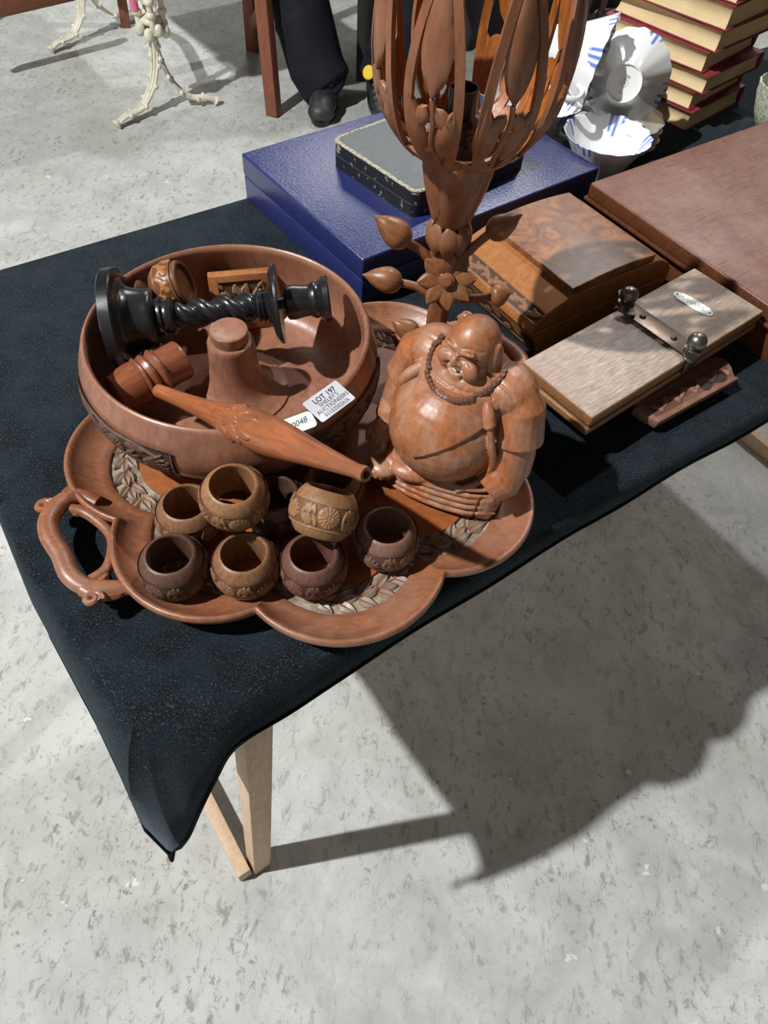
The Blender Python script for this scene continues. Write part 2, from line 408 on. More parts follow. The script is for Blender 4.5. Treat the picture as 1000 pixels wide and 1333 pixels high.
M['velvet_hem'] = plain('black_hem', srgb(16, 20, 24), 0.9, spec=0.1)
def concrete():
    k = N('worn_concrete'); v = k.map((1, 1, 1)); big = k.noise(v, 1.6, 5, 0.6, 0.3); mid = k.noise(v, 9, 7, 0.66, 0.5); fine = k.noise(v, 60, 8, 0.74, 0.3)
    st = k.noise(k.map((30, 16, 10), (0, 0, 0.62)), 2.0, 10, 0.8, 0.5)
    c = k.ramp(mid, [(0.3, srgb(164, 164, 160)), (0.6, srgb(194, 194, 190))])
    c = k.mix(k.ramp(big, [(0.42, (0, 0, 0)), (0.68, (0.7,)*3)]), c, srgb(168, 166, 160))
    pk = k.math('MULTIPLY', k.ramp(st, [(0.53, (0, 0, 0)), (0.6, (1, 1, 1))]), k.ramp(k.noise(v, 3.2, 5, 0.65), [(0.36, (0.2,)*3), (0.56, (1,)*3)]))
    c = k.mix(pk, c, srgb(140, 139, 134))
    sp = k.math('MULTIPLY', k.ramp(fine, [(0.57, (0, 0, 0)), (0.63, (1, 1, 1))]), k.ramp(k.noise(v, 2.3, 4, 0.6), [(0.42, (0.1,)*3), (0.6, (0.8,)*3)]))
    c = k.mix(sp, c, srgb(112, 110, 104))
    fk = k.ramp(k.noise(k.map((1, 1.6, 1), (0, 0, 0.5)), 150, 5, 0.75), [(0.63, (0, 0, 0)), (0.68, (0.75,)*3)]); c = k.mix(fk, c, srgb(104, 102, 96))
    wh = k.ramp(k.noise(v, 26, 4, 0.55), [(0.69, (0, 0, 0)), (0.72, (0.8,)*3)]); c = k.mix(wh, c, srgb(216, 214, 204))
    bl = k.ramp(k.noise(k.map((1, 1, 1), (0.4, 0.7, 1.3)), 5.5, 5, 0.6), [(0.68, (0, 0, 0)), (0.76, (0.6,)*3)]); c = k.mix(bl, c, srgb(150, 168, 186))
    k.set(Base_Color=c, Roughness=0.7, Specular_IOR_Level=0.3); k.bump(fine, 0.25, 0.003); return k.m
M['concrete'] = concrete()

# ================================================================== THE SETTING
floor = struct(obj('floor', box(14, 14, 0.1, c=(0, 3.5, -0.05)), M['concrete'], smooth=False))
M['hallwall'] = plain('painted_hall_wall', srgb(104, 102, 98), 0.8, noise=(2, srgb(92, 90, 86), 0.4, 0.6))
for nm, sx, sy, cx, cy in (('wall_back', 14, 0.1, 0, 10.55), ('wall_front', 14, 0.1, 0, -3.55), ('wall_left', 0.1, 14, -7.05, 3.5), ('wall_right', 0.1, 14, 7.05, 3.5)):
    struct(obj(nm, box(sx, sy, 5.6, c=(cx, cy, 2.8)), M['hallwall'], smooth=False))

# ------------------------------------------------------------------ trestle table
U0, U1, V0, V1 = -0.045, 1.42, 0.207, 0.786
tb = thing('trestle_table', 'pine trestle table under the black velvet cloth', 'table', T(*uv(0.6, 0.5, 0)) @ RZ(TANG))
def tloc(u, v, z): return Vector((u-0.6, v-0.5, z))
obj('tabletop', xf(prism([(U0+0.19, V0+0.006), (U1-0.004, V0+0.006), (U1-0.004, V1-0.004), (U0+0.010, V1-0.004), (U0+0.010, V0+0.20), (U0+0.050, V0+0.062), (U0+0.075, V0+0.046)], TZ-0.0215, TZ-0.0035, 0.0015), T(*tloc(0, 0, 0))), M['pine'], tb)
PW = 0.027
_t = P(326, 890, TZ-0.024); _b = P(334, 1136, 0)
TU, TV, BU, BV = _t.xy.dot(UX), _t.xy.dot(VX), _b.xy.dot(UX)+0.010, _b.xy.dot(VX)+0.012
for s_ in (1, -1):
    fu = (lambda q: q) if s_ > 0 else (lambda q: 1.36-q)
    for fv in (lambda q: q, lambda q: 0.99-q):
        p0, p1 = tloc(fu(BU), fv(BV), 0.0), tloc(fu(TU), fv(TV), TZ-0.0225); d_ = p1-p0
        obj('leg', xf(box(PW, PW, d_.length, 0.0015, c=(0, 0, d_.length/2)), Matrix()), M['pine'], tb, align(p0+Vector((0, 0, 0.0008)), d_, (0, 1, 0)))
    obj('foot_rail', box(0.020, 0.50, 0.034, 0.002, c=tloc(fu(BU-0.0255), 0.495, 0.0185)), M['pine'], tb)
    obj('top_rail', box(0.020, 0.50, 0.034, 0.002, c=tloc(fu(TU+0.0255), 0.495, TZ-0.0405)), M['pine'], tb)

# ------------------------------------------------------------------ black velvet cloth
def zat(px, py, p):
    d = ray(px, py); t = math.hypot(p.x, p.y)/math.hypot(d.x, d.y); return CZ+d.z*t
def make_cloth():
    rows = []                                                     # (edge point, hem point) round the table
    ss = lambda x: max(0.0, min(1.0, x))**2*(3-2*max(0.0, min(1.0, x)))
    def E(u, v):                                                  # the sheet starts to droop earlier near the free corner
        if v < V0+0.0015: return uv(u+0.030*ss((0.02-u)/0.07), v+0.036*ss((0.13-u)/0.18), TZ)
        if u < U0+0.0015 and v < 0.5: return uv(u+0.0315*ss((0.37-v)/0.17), v+0.0345*ss((0.27-v)/0.07), TZ)
        return uv(u, v, TZ)
    hemc = [(1.42, 0.198, 0.676), (1.0, 0.198, 0.676), (0.70, 0.197, 0.677), (0.5, 0.199, 0.679), (0.33, 0.199, 0.675), (0.2, 0.197, 0.672), (0.12, 0.196, 0.668)]
    for u, v, px, py in ((0.075, 0.196, 378, 928), (0.03, 0.194, 330, 964), (0.008, 0.191, 299, 1003), (-0.014, 0.188, 270, 1048), (-0.030, 0.188, 250, 1082), (-0.041, 0.189, 230, 1105)):
        p = uv(u, v); hemc.append((u, v, zat(px, py, p)))
    for k, (u, v, z) in enumerate(smoothprof(hemc, 7)):
        rows.append((E(max(u, U0+0.006), V0), uv(u, v, z+0.0025*math.sin(u*40))))
    tip = uv(-0.052, 0.196); tip.z = zat(212, 1122, tip)
    rows.append((E(U0+0.003, V0+0.001), tip))
    for k, (v, hu, hz) in enumerate([(0.206, -0.056, 0.565), (0.220, -0.055, 0.575), (0.25, -0.054, 0.585), (0.30, -0.055, 0.585), (0.4, -0.061, 0.585), (0.5, -0.058, 0.585), (0.6, -0.062, 0.585), (0.7, -0.058, 0.585), (0.78, -0.06, 0.585)]):
        rows.append((E(U0, max(v, V0+0.003)), uv(hu, v, hz)))
    rows.append((E(U0, V1), uv(U0-0.01, V1+0.008, 0.60)))
    for u in np.linspace(U0+0.01, U1, 24): rows.append((E(u, V1), uv(u, V1+0.009, 0.665)))
    V, F = [], []; n = 14
    for e, h in rows:
        for k in range(n):
            s = k/(n-1); a = s*PI/2; q = Vector(((h.x-e.x)*math.sin(a)+e.x, (h.y-e.y)*math.sin(a)+e.y, e.z-(e.z-h.z)*(0.85*(1-math.cos(a))+0.15*s*s)))
            V.append(tuple(q))
    for i in range(len(rows)-1):
        for k in range(n-1):
            a = i*n+k; F.append((a, a+1, a+n+1, a+n))
    # top sheet: fan of the edge loop closed at the far end
    loop = [i*n for i in range(len(rows))]
    V.append(tuple(uv(U1, V0, TZ)))
    F.append(tuple(loop))
    return (V, F), [r[1] for r in rows]
g, hem = make_cloth()
cl = obj('velvet_cloth', g, M['velvet'], ang=60)
tag(cl, 'black velvet cloth draped over the trestle table, hanging in a point at the near corner', 'tablecloth')
obj('hem', tube([p for p in hem], 0.0022, 6), M['velvet_hem'], cl)
tp = hem[[i for i, p in enumerate(hem) if p.z == min(q.z for q in hem)][0]]
obj('corner_tab', tube([tp+Vector((0.004, 0.004, 0.012)), tp+Vector((0.001, -0.001, 0.0)), tp+Vector((-0.001, -0.002, -0.016))], [0.0026, 0.0032, 0.002], 8), M['velvet_hem'], cl)

# ------------------------------------------------------------------ lobed tray
TC = Vector((-0.070, 0.428))
NOT = [38, 84, 129, 173, 218, 264.5, 312.5, 356]
RN, RM = 0.180, 0.207
def outline(a):
    d = math.degrees(a) % 360
    for i in range(8):
        a0 = NOT[i]; a1 = NOT[(i+1) % 8]+(360 if i == 7 else 0)
        dd = d if d >= a0 else d+360
        if a0 <= dd < a1:
            h = R_((a1-a0)/2); m = R_((a0+a1)/2); ph = R_(dd)-m
            d0 = (RM*RM-RN*RN)/(2*(RM-RN*math.cos(h))); rl = RM-d0
            return d0*math.cos(ph)+math.sqrt(max(0, rl*rl-(d0*math.sin(ph))**2))
angs = sorted(set([R_(x) for x in np.arange(0, 360, 0.9)]+[R_(x) for x in NOT]))
def trings(prof, close=None):
    V, F = [], []; n = len(angs)
    for d, z in prof:
        for a in angs:
            r = outline(a)-d; V.append((r*math.cos(a), r*math.sin(a), z))
    for i in range(len(prof)-1):
        for k in range(n):
            j = (k+1) % n; F.append((i*n+k, i*n+j, (i+1)*n+j, (i+1)*n+k))
    if close == 'end': F.append(tuple((len(prof)-1)*n+k for k in range(n)))
    if close == 'start': F.append(tuple(range(n-1, -1, -1)))
    return V, F
tray = thing('lobed_tray', 'large carved wooden tray with a lobed rim and two loop handles', 'tray', T(TC.x, TC.y, TZ))
obj('rim', trings([(0.058, 0.006), (0.03, 0.007), (0.012, 0.011), (0.003, 0.019), (0.0, 0.0255), (0.0004, 0.029), (0.0022, 0.0305), (0.0042, 0.0298), (0.0062, 0.0272), (0.0105, 0.0222), (0.018, 0.0172), (0.026, 0.0150), (0.0325, 0.0148), (0.0338, 0.0125)], 'start'), M['tray'], tray, ang=75)
band = obj('carved_band', trings([(0.0336, 0.0128), (0.034, 0.0115), (0.046, 0.0112), (0.0575, 0.0115), (0.058, 0.0125)]), M['tray_band'], tray, ang=60)
obj('floor_panel', trings([(0.0577, 0.0113), (0.0579, 0.0140), (0.0600, 0.0143)], 'end'), M['tray_floor'], tray, ang=50)
lf = obj('carved_leaf', facet_leaf(0.0190, 0.0100, 0.0027), M['tray_leaf'], band, ang=25); lfm = lf.data; first = [lf]
s_ = 0.0; a = 0.0; vine = []
NL = 62
for k in range(NL):
    a = 2*PI*k/NL; r = outline(a)-0.046; wob = 0.0050*math.sin(k*PI/2+0.5)
    vine.append(((r+wob)*math.cos(a), (r+wob)*math.sin(a), 0.0122))
    for q, (dr, an) in enumerate(((0.0035, 0.95), (-0.0035, PI-0.95), (0.001*((k % 2)*2-1), PI/2))):
        o = first.pop() if first else link('carved_leaf', lfm, band)
        rr = outline(a)-0.046+dr*0.3; a2 = a+(0.02 if q == 2 else 0)
        o.matrix_local = T(rr*math.cos(a2), rr*math.sin(a2), 0.0117) @ RZ(a-PI/2+an*(1 if q < 2 else 1)+random.uniform(-0.25, 0.25)) @ RY(random.uniform(-0.2, 0.2)) @ S(random.uniform(0.8, 1.1), random.uniform(0.85, 1.0) if q < 2 else 0.8, random.uniform(0.8, 1.1))
vine.append(vine[0]); obj('vine', tube(vine, 0.0009, 6, cap=False), M['tray_leaf'], band)
for k in range(4):
    q = R_(80+90*k); obj('foot', lathe([(0, 0.0), (0.008, 0.0), (0.010, 0.003), (0.009, 0.0075), (0, 0.0075)], 16), M['tray'], tray, T(0.135*math.cos(q), 0.135*math.sin(q), 0))
def tl(px, py, h): p = P(px, py, TZ+h); return Vector((p.x-TC.x, p.y-TC.y, h))
hb = curve([tl(128, 655, .022), tl(104, 646, .024), tl(80, 654, .027), tl(64, 676, .028), tl(65, 697, .028), tl(80, 722, .027), tl(91, 748, .026), tl(112, 764, .024), tl(140, 766, .023), tl(168, 765, .021)], 7)
hi_ = curve([tl(92, 662, .023), tl(112, 668, .021), tl(134, 684, .020), tl(146, 700, .020), tl(146, 722, .020), tl(138, 742, .021), tl(118, 756, .023)], 6)
for rot in (0, PI):
    h = obj('handle', cat(tube(hb, [0.0062+0.0018*math.sin(PI*i/(len(hb)-1)) for i in range(len(hb))], 14, sy=0.85), tube(hi_, 0.0045, 12)), M['tray'], tray, RZ(rot), ang=60)
    for (x, y, sx, sy_) in ((58, 661, 70, 655), (121, 781, 110, 768)):
        c = tl(x, y, .026); sp = []
        for i in range(22):
            t = i/21; an = t*3.6*PI/1.2; rr = 0.0062*(1-0.82*t); sp.append(c+Vector((rr*math.cos(an), rr*math.sin(an), 0.004*t)))
        obj('scroll', cat(tube([tl(sx, sy_, .025), (tl(sx, sy_, .025)+sp[0])/2, sp[0]], [0.006, 0.0045, 0.0038], 10), tube(sp, [0.0036*(1-0.5*i/21) for i in range(22)], 8)), M['tray'], h)
    for (x, y, x2, y2) in ((82, 652, 95, 628), (86, 656, 103, 645), (90, 662, 116, 664), (118, 764, 142, 746), (118, 768, 152, 758), (122, 772, 164, 772)):
        p0, p1 = tl(x, y, .023), tl(x2, y2, .023); d = p1-p0
        obj('acanthus_leaf', leafg(d.length, 0.011, 0.0055, 10), M['tray'], h, T(p0.x, p0.y, 0.021) @ RZ(math.atan2(d.y, d.x)-PI/2))
FZ = TZ+0.0144                                                     # top of the tray floor

# ------------------------------------------------------------------ nut bowl
BC = Vector((-0.143, 0.473))
bowl = thing('nut_bowl', 'big round wooden nut bowl with a turned centre pillar, standing on the tray', 'bowl', T(BC.x, BC.y, FZ))
outp = smoothprof([(0.072, 0.0), (0.084, 0.002), (0.104, 0.013), (0.119, 0.030), (0.1262, 0.048), (0.1255, 0.064), (0.1215, 0.077), (0.1192, 0.0835)], 5)
bp = [(0, 0.003), (0.066, 0.003), (0.069, 0.0)]+outp+[(0.1180, 0.0857), (0.1162, 0.0862), (0.1145, 0.0850)]+smoothprof([(0.1138, 0.082), (0.1155, 0.068), (0.1165, 0.052), (0.113, 0.034), (0.104, 0.020), (0.092, 0.0145), (0.08, 0.0135)], 5)+[(0, 0.0135)]
obj('bowl_body', lathe(bp, 128), M['bowl'], bowl, ang=50)
obj('centre_pillar', lathe([(0.0, 0.0835), (0.0135, 0.0831), (0.0152, 0.0837), (0.0160, 0.0829), (0.0162, 0.0745), (0.0158, 0.0730), (0.0188, 0.0725), (0.0198, 0.0710), (0.0199, 0.0680)]+smoothprof([(0.0203, 0.062), (0.0212, 0.046), (0.0240, 0.033), (0.0300, 0.0225), (0.0405, 0.0168), (0.0465, 0.0155)], 5)+[(0.0470, 0.0142), (0.0470, 0.0130)], 64), M['bowl'], bowl, ang=40)
zs_ = [z for r, z in outp]; rs_ = [r for r, z in outp]
def bsurf(x, y):
    a = x/0.125; r = float(np.interp(y, zs_, rs_)); dr = float(np.interp(y+0.002, zs_, rs_))-r
    n = Vector((0.002, 0, -dr)).normalized()
    return ((r+0.0002)*math.cos(a), (r+0.0002)*math.sin(a), y), (n.x*math.cos(a), n.x*math.sin(a), n.z)
for ac in (232, 334, 105):
    c = R_(ac)*0.125; rl = Relief()
    for sd in (-1, 1):
        d0 = 0 if sd > 0 else PI
        rl.rosette(c+sd*0.0075, 0.049, 0.0085, 13).rosette(c+sd*0.0075, 0.049, 0.0045, 7, 1.2)
        for q in range(5): rl.leaf(c+sd*0.0165, 0.043, d0+sd*(0.75-0.38*q), 0.0155, 0.0042)
        for q in range(7): rl.leaf(c+sd*0.034, 0.046, d0+sd*(0.62-0.20*q), 0.024, 0.0030)
        rl.leaf(c+sd*0.020, 0.058, d0+sd*0.05, 0.020, 0.006).leaf(c+sd*0.002, 0.037, d0-sd*0.15, 0.018, 0.006).leaf(c+sd*0.018, 0.0370, d0+sd*0.1, 0.020, 0.005)
        rl.stem([(c+sd*0.001, 0.0600), (c+sd*0.030, 0.0625), (c+sd*0.058, 0.053)], 0.0012)
    robj('carved_panel', strip(rl, c-0.062, c+0.062, 0.032, 0.066, 200, 56, bsurf, 0.0024, 0.0014), M['bowl_carve'], bowl)

# ------------------------------------------------------------------ barley-twist candlestick
c0 = P(163, 418, 0.785); c1 = P(447, 386, 0.8015); ax = c1-c0; CL = ax.length
cs = thing('twisted_candlestick', 'black barley-twist candlestick lying across the bowl', 'candlestick', align(c0-ax.normalized()*0.006, ax))
obj('base', lathe([(0, -0.004), (0.0435, -0.004), (0.0445, -0.003), (0.0448, 0.0058), (0.0440, 0.0068), (0.036, 0.0072), (0, 0.0072)], 64), M['ebony'], cs)
obj('bell', lathe(smoothprof([(0.037, 0.007), (0.031, 0.0095), (0.0275, 0.015), (0.0255, 0.024), (0.0245, 0.032), (0.0215, 0.034)], 5)+[(0.0165, 0.0345), (0.0175, 0.0365), (0.0175, 0.0395), (0.0150, 0.041), (0.0150, 0.043), (0.0162, 0.045), (0.0158, 0.048), (0.0125, 0.0505), (0, 0.0505)], 48), M['ebony'], cs, ang=35)
z0, z1 = 0.049, CL-0.068
V, F = [], []; nz, ns = 90, 40
for i in range(nz+1):
    z = z0+(z1-z0)*i/nz; e = min(1, min(i, nz-i)/6.0)
    for k in range(ns):
        a = 2*PI*k/ns; r = 0.0098+0.0030*e*(abs(math.cos(a-2*PI*z/0.042))*2-1)
        V.append((r*math.cos(a), r*math.sin(a), z))
for i in range(nz):
    for k in range(ns):
        j = (k+1) % ns; F.append((i*ns+k, i*ns+j, (i+1)*ns+j, (i+1)*ns+k))
obj('twisted_stem', (V, F), M['ebony'], cs, ang=80)
zt = z1
obj('collar', lathe([(0, zt-0.001), (0.0125, zt-0.001), (0.0138, zt+0.001), (0.0125, zt+0.003), (0.0145, zt+0.0045), (0.0125, zt+0.0065), (0.016, zt+0.009), (0.018, zt+0.0105), (0, zt+0.0105)], 40), M['ebony'], cs)
obj('drip_pan', lathe([(0, zt+0.010), (0.018, zt+0.010), (0.028, zt+0.012), (0.0335, zt+0.0155), (0.0343, zt+0.0175), (0.0335, zt+0.0185), (0.026, zt+0.0165), (0.012, zt+0.0155), (0.005, zt+0.017), (0.005, zt+0.023), (0, zt+0.023)], 56), M['ebony'], cs, ang=35)
obj('candle_socket', lathe([(0, zt+0.022), (0.010, zt+0.0225), (0.0145, zt+0.025), (0.0150, zt+0.031), (0.0135, zt+0.039), (0.0132, zt+0.044), (0.0155, zt+0.0475), (0.0158, zt+0.050), (0.0150, zt+0.052), (0.0188, zt+0.056), (0.0194, zt+0.0605), (0.0185, zt+0.062), (0.0125, zt+0.062), (0.0115, zt+0.045), (0, zt+0.045)], 48), M['ebony'], cs, ang=35)

# ------------------------------------------------------------------ small goblet and carved block in the bowl
g0 = P(186, 386, 0.786); g1 = P(246, 366, 0.803)
gb = thing('carved_goblet', 'small tan turned goblet with a carved vine, tipped behind the black candlestick', 'goblet', align(g0, g1-g0) @ S(1, 1, 1))
obj('foot', lathe([(0, 0), (0.013, 0), (0.0142, 0.0012), (0.013, 0.0024), (0.006, 0.004), (0.0045, 0.007), (0, 0.007)], 36), M['goblet'], gb)
obj('stem', lathe([(0, 0.005), (0.0048, 0.005), (0.0042, 0.009), (0.006, 0.0115), (0.008, 0.0125), (0.0075, 0.014), (0, 0.014)], 32), M['goblet'], gb)
gp = smoothprof([(0.0075, 0.013), (0.0165, 0.016), (0.0205, 0.023), (0.0212, 0.032), (0.0195, 0.041), (0.0185, 0.043)], 6)
obj('cup_body', lathe([(0, 0.013)]+gp+[(0.0165, 0.0432), (0.016, 0.040), (0, 0.040)], 48), M['goblet'], gb, ang=40)
gz = [z for r, z in gp]; gr = [r for r, z in gp]
rl = Relief()
for k in range(9):
    x = k*0.01456; rl.leaf(x, 0.025, 0.9, 0.012, 0.0042).leaf(x+0.005, 0.036, -0.9, 0.010, 0.0040).leaf(x+0.002, 0.030, 0.1, 0.010, 0.0036).rosette(x+0.012, 0.034, 0.0026, 6); rl.stem([(x, 0.024), (x+0.007, 0.031), (x+0.0145, 0.026)], 0.0007)
robj('carved_vine', strip(rl, 0, 0.131, 0.022, 0.039, 150, 22, lambda x, y: (((float(np.interp(y, gz, gr))+0.0002)*math.cos(x/0.0208), (float(np.interp(y, gz, gr))+0.0002)*math.sin(x/0.0208), y), (math.cos(x/0.0208), math.sin(x/0.0208), 0)), 0.0012, 0.0008, True), M['goblet'], gb)
k0, k1, k2 = P(271, 361, 0.785), P(351, 354, 0.785), P(290, 432, 0.731)
bx = (k1-k0).normalized(); bz = (k0-P(268, 432, 0.731)); bz = (bz-bx*bz.dot(bx)).normalized(); by = bz.cross(bx)
KM = Matrix(((bx.x, by.x, bz.x, 0), (bx.y, by.y, bz.y, 0), (bx.z, by.z, bz.z, 0), (0, 0, 0, 1)))
KM.translation = (k0+k1)/2-bz*0.0285+by*0.006
blk = thing('carved_block', 'flat carved wooden block leaning inside the bowl behind the candlestick', 'wood block', KM)
obj('panel', box(0.058, 0.012, 0.057, 0.0015), M['block'], blk)
rl = Relief()
for sx in (-1, 1):
    rl.stem([(sx*0.001, -0.010), (sx*0.009, -0.002), (sx*0.015, 0.008)], 0.0011)
    for k in range(6): rl.leaf(sx*(0.001+0.003*k), -0.012+0.0042*k, (0.1 if sx > 0 else PI-0.1)+0.75*(k % 2)*sx, 0.0085, 0.0032)
    rl.leaf(0, 0.002, PI/2+sx*0.5, 0.012, 0.006).leaf(sx*0.006, 0.004, PI/2+sx*0.1, 0.010, 0.005)
robj('carved_inset', strip(rl, -0.021, 0.021, -0.015, 0.017, 70, 54, lambda x, y: ((x, -0.0062, y+0.006), (0, -1, 0)), 0.0016, 0.0012), M['block_carve'], blk)

# ------------------------------------------------------------------ gavel
h0 = P(150, 515, 0.7600); h1 = P(238, 467, 0.7630); hax = h1-h0; HL = hax.length
sA = P(207, 509, 0.766); sB = P(477, 618, 0.864)
gv = thing('wooden_mallet', 'turned wooden mallet resting over the bowl rim, its tapered handle pointing right', 'mallet', align(h0, hax))
hp = [(0, 0), (0.0135, 0), (0.0148, 0.001), (0.0152, 0.003)]+smoothprof([(0.0162, 0.014), (0.0168, 0.022), (0.0165, 0.0235)], 4)+[(0.0178, 0.0245), (0.0184, 0.0258), (0.0178, 0.0272), (0.0160, 0.0280), (0.0172, 0.0300), (0.0182, 0.0325), (0.0172, 0.0352), (0.0155, 0.0365), (0.0172, 0.0385), (0.0185, 0.0405), (0.0178, 0.0425), (0.0160, 0.0435)]+smoothprof([(0.0152, 0.0445), (0.0148, 0.052), (0.0152, HL-0.002)], 4)+[(0.0143, HL-0.0003), (0.0130, HL), (0, HL)]
hp = [(r*1.16, z) for r, z in hp]
obj('head', lathe(hp, 56), M['gavel'], gv, ang=35)
inv = gv.matrix_world.inverted()
HM = inv @ align(sA, sB-sA); HLn = (sB-sA).length
hs = lambda t: float(np.interp(t, hT, hR))
kn = smoothprof([(0.0058, 0.0), (0.0066, 0.15), (0.0086, 0.30), (0.0120, 0.44), (0.0146, 0.53), (0.0144, 0.60), (0.0126, 0.68), (0.0082, 0.82), (0.0054, 0.93), (0.0047, 0.97), (0.0052, 0.985)], 5)
hT = [b for a, b in kn]; hR = [a for a, b in kn]
hd = obj('handle', lathe([(0, 0)]+[(r, t*HLn) for r, t in kn]+[(0.0048, HLn), (0.0028, HLn), (0.0024, HLn-0.004), (0, HLn-0.004)], 40), M['gavel_handle'], gv, HM, ang=40)
hloc = HM.inverted() @ inv
vw = (hloc.to_3x3() @ (Vector((0, 0, CZ))-(sA+sB)/2)).normalized(); va = math.atan2(vw.y, vw.x)
rl = Relief()
for k, (x, y, a_, L, W_) in enumerate([(0, 0.082, PI/2, 0.032, 0.012), (-0.002, 0.090, PI/2+0.75, 0.018, 0.009), (0.002, 0.090, PI/2-0.75, 0.018, 0.009), (-0.002, 0.104, PI/2+0.5, 0.018, 0.008), (0.002, 0.104, PI/2-0.5, 0.018, 0.008), (-0.008, 0.100, PI/2+1.2, 0.012, 0.007), (0.008, 0.100, PI/2-1.2, 0.012, 0.007), (-0.004, 0.116, PI/2+0.2, 0.014, 0.006), (0.004, 0.116, PI/2-0.2, 0.014, 0.006)]): rl.leaf(x, y*HLn/0.215, a_, L*HLn/0.215, W_)
robj('carved_spray', strip(rl, -0.022, 0.022, 0.36*HLn, 0.66*HLn, 60, 84, lambda x, y: (((hs(y/HLn)-0.0003)*math.cos(va+x/0.0138), (hs(y/HLn)-0.0003)*math.sin(va+x/0.0138), y), (math.cos(va+x/0.0138), math.sin(va+x/0.0138), 0)), 0.0020), M['handle_carve'], hd)

# ------------------------------------------------------------------ paper labels on the bowl rim
def text(name, body, size, mat, parent, Mx, shear=0.0, bold=0.0, align_='CENTER'):
    cu = bpy.data.curves.new(name, 'FONT'); cu.body = body; cu.size = size; cu.align_x = align_; cu.align_y = 'CENTER'; cu.shear = shear; cu.offset = bold; cu.extrude = 0.00006; cu.resolution_u = 3
    t = bpy.data.objects.new(name, cu); COL.objects.link(t); dg = bpy.context.evaluated_depsgraph_get()
    me = bpy.data.meshes.new_from_object(t.evaluated_get(dg)); bpy.data.objects.remove(t); bpy.data.curves.remove(cu)
    me.name = name; me.materials.clear(); me.materials.append(mat); return link(name, me, parent, Mx)
def frame(o, xdir, ndir):
    x = Vector(xdir).normalized(); n = Vector(ndir); n = (n-x*n.dot(x)).normalized(); y = n.cross(x)
    return Matrix(((x.x, y.x, n.x, o[0]), (x.y, y.y, n.y, o[1]), (x.z, y.z, n.z, o[2]), (0, 0, 0, 1)))
a_, b_, c_, d_ = P(399, 523, .8075), P(443, 492, .8075), P(457, 521, .8035), P(414, 553, .8035)
LW, LH = ((b_-a_).length+(c_-d_).length)/2, ((d_-a_).length+(c_-b_).length)/2
LM = frame((a_+b_+c_+d_)/4, (b_-a_)+(c_-d_), (b_-a_).cross(a_-d_))
def rrect(w_, h_, r, n=4):
    out = []
    for cx, cy, a0 in ((w_/2-r, h_/2-r, 0), (-w_/2+r, h_/2-r, 90), (-w_/2+r, -h_/2+r, 180), (w_/2-r, -h_/2+r, 270)):
        for k in range(n+1): q = R_(a0+90*k/n); out.append((cx+r*math.cos(q), cy+r*math.sin(q)))
    return out
lab = thing('lot_label', 'printed white lot label reading LOT 197 stuck on the bowl rim', 'paper label', LM)
obj('paper', prism(rrect(LW, LH, 0.0015), -0.0002, 0), M['paper'], lab, smooth=False)
for body, y, sz, bo in (("LOT 197", 0.27, 0.0062, 0.00012), ("SHELBY'S", 0.06, 0.0050, 0.0), ("AUCTIONEERS", -0.15, 0.0050, 0.0), ("01132502626", -0.36, 0.0047, 0.0)):
    text('lettering', body, sz, M['ink'], lab, T(0.0008, y*LH, 0.00005), bold=bo)
tg = thing('handwritten_tag', 'small white tag with handwritten numbers under the mallet handle', 'paper tag', frame(P(384, 553, .8022), P(400, 546, .8022)-P(368, 558, .8022), (0.1, -0.2, 1)))
obj('paper', prism(rrect(0.032, 0.0145, 0.0035), -0.0002, 0), M['plaque'], tg, smooth=False)
text('lettering', '20048', 0.0068, M['pen'], tg, T(0.0015, 0.0, 0.00005) @ RZ(0.12), shear=0.4)

# ------------------------------------------------------------------ napkin rings
RR, RHH = 0.0252, 0.0176
def ring(Mx, tone, label, seed):
    rnd = random.Random(seed)
    t = thing('napkin_ring', label, 'napkin ring', Mx, 'carved napkin rings on the tray')
    sph = [(math.sqrt(RR*RR-z*z), z) for z in np.linspace(-RHH, RHH, 25)]
    pr = [(0.0164, -RHH+0.0006), (0.0168, -RHH)]+[(r, z) for r, z in sph]+[(0.0168, RHH+0.0002), (0.0162, RHH-0.0005)]+[(0.0162, z) for z in np.linspace(RHH-0.002, -RHH+0.002, 6)]+[(0.0164, -RHH+0.0006)]
    obj('ring_body', lathe(pr, 64), M['ring_'+tone], t, ang=45)
    rl = Relief(); C_ = 2*PI*RR; n = 5
    for k in range(n):
        x = C_*(k+0.5)/n; xb = C_*k/n
        if k % 2 == 0: rl.rosette(x, 0.0002, 0.0082, 15).rosette(x, 0.0002, 0.0046, 8, 1.25)
        else:
            for q in range(7): rl.leaf(x, -0.0065, R_(30+20*q), 0.0128-0.0012*abs(q-3), 0.0032)
        for sd in (-1, 1):
            rl.leaf(xb, 0.0, PI/2*sd+0.45, 0.0078, 0.0030).leaf(xb, 0.0, PI/2*sd-0.45, 0.0078, 0.0030).leaf(xb, 0.0, PI/2*sd, 0.0086, 0.0026)
            rl.stem([(xb+sd*0.0008, -0.0075), (xb+sd*0.0045, -0.003), (xb+sd*0.0045, 0.003), (xb+sd*0.0008, 0.0075)], 0.0006)
            rl.leaf(xb+sd*0.0050, -0.001, -sd*PI/2+0.3*sd, 0.0075, 0.0028).leaf(xb+sd*0.0050, 0.001, sd*PI/2+0.3, 0.0075, 0.0028)
    def sf(x, y):
        r = math.sqrt(RR*RR-y*y); a = x/RR; nn = Vector((r*math.cos(a), r*math.sin(a), y)).normalized()
        return nn*(RR+0.0001), nn
    robj('carved_band', strip(rl, 0, C_, -0.0098, 0.0094, 300, 36, sf, 0.0011, 0.0006, True), M['ringc_'+tone], t, RZ(rnd.uniform(0, 6.28)))
    return t
RZc = FZ+RHH+0.0001
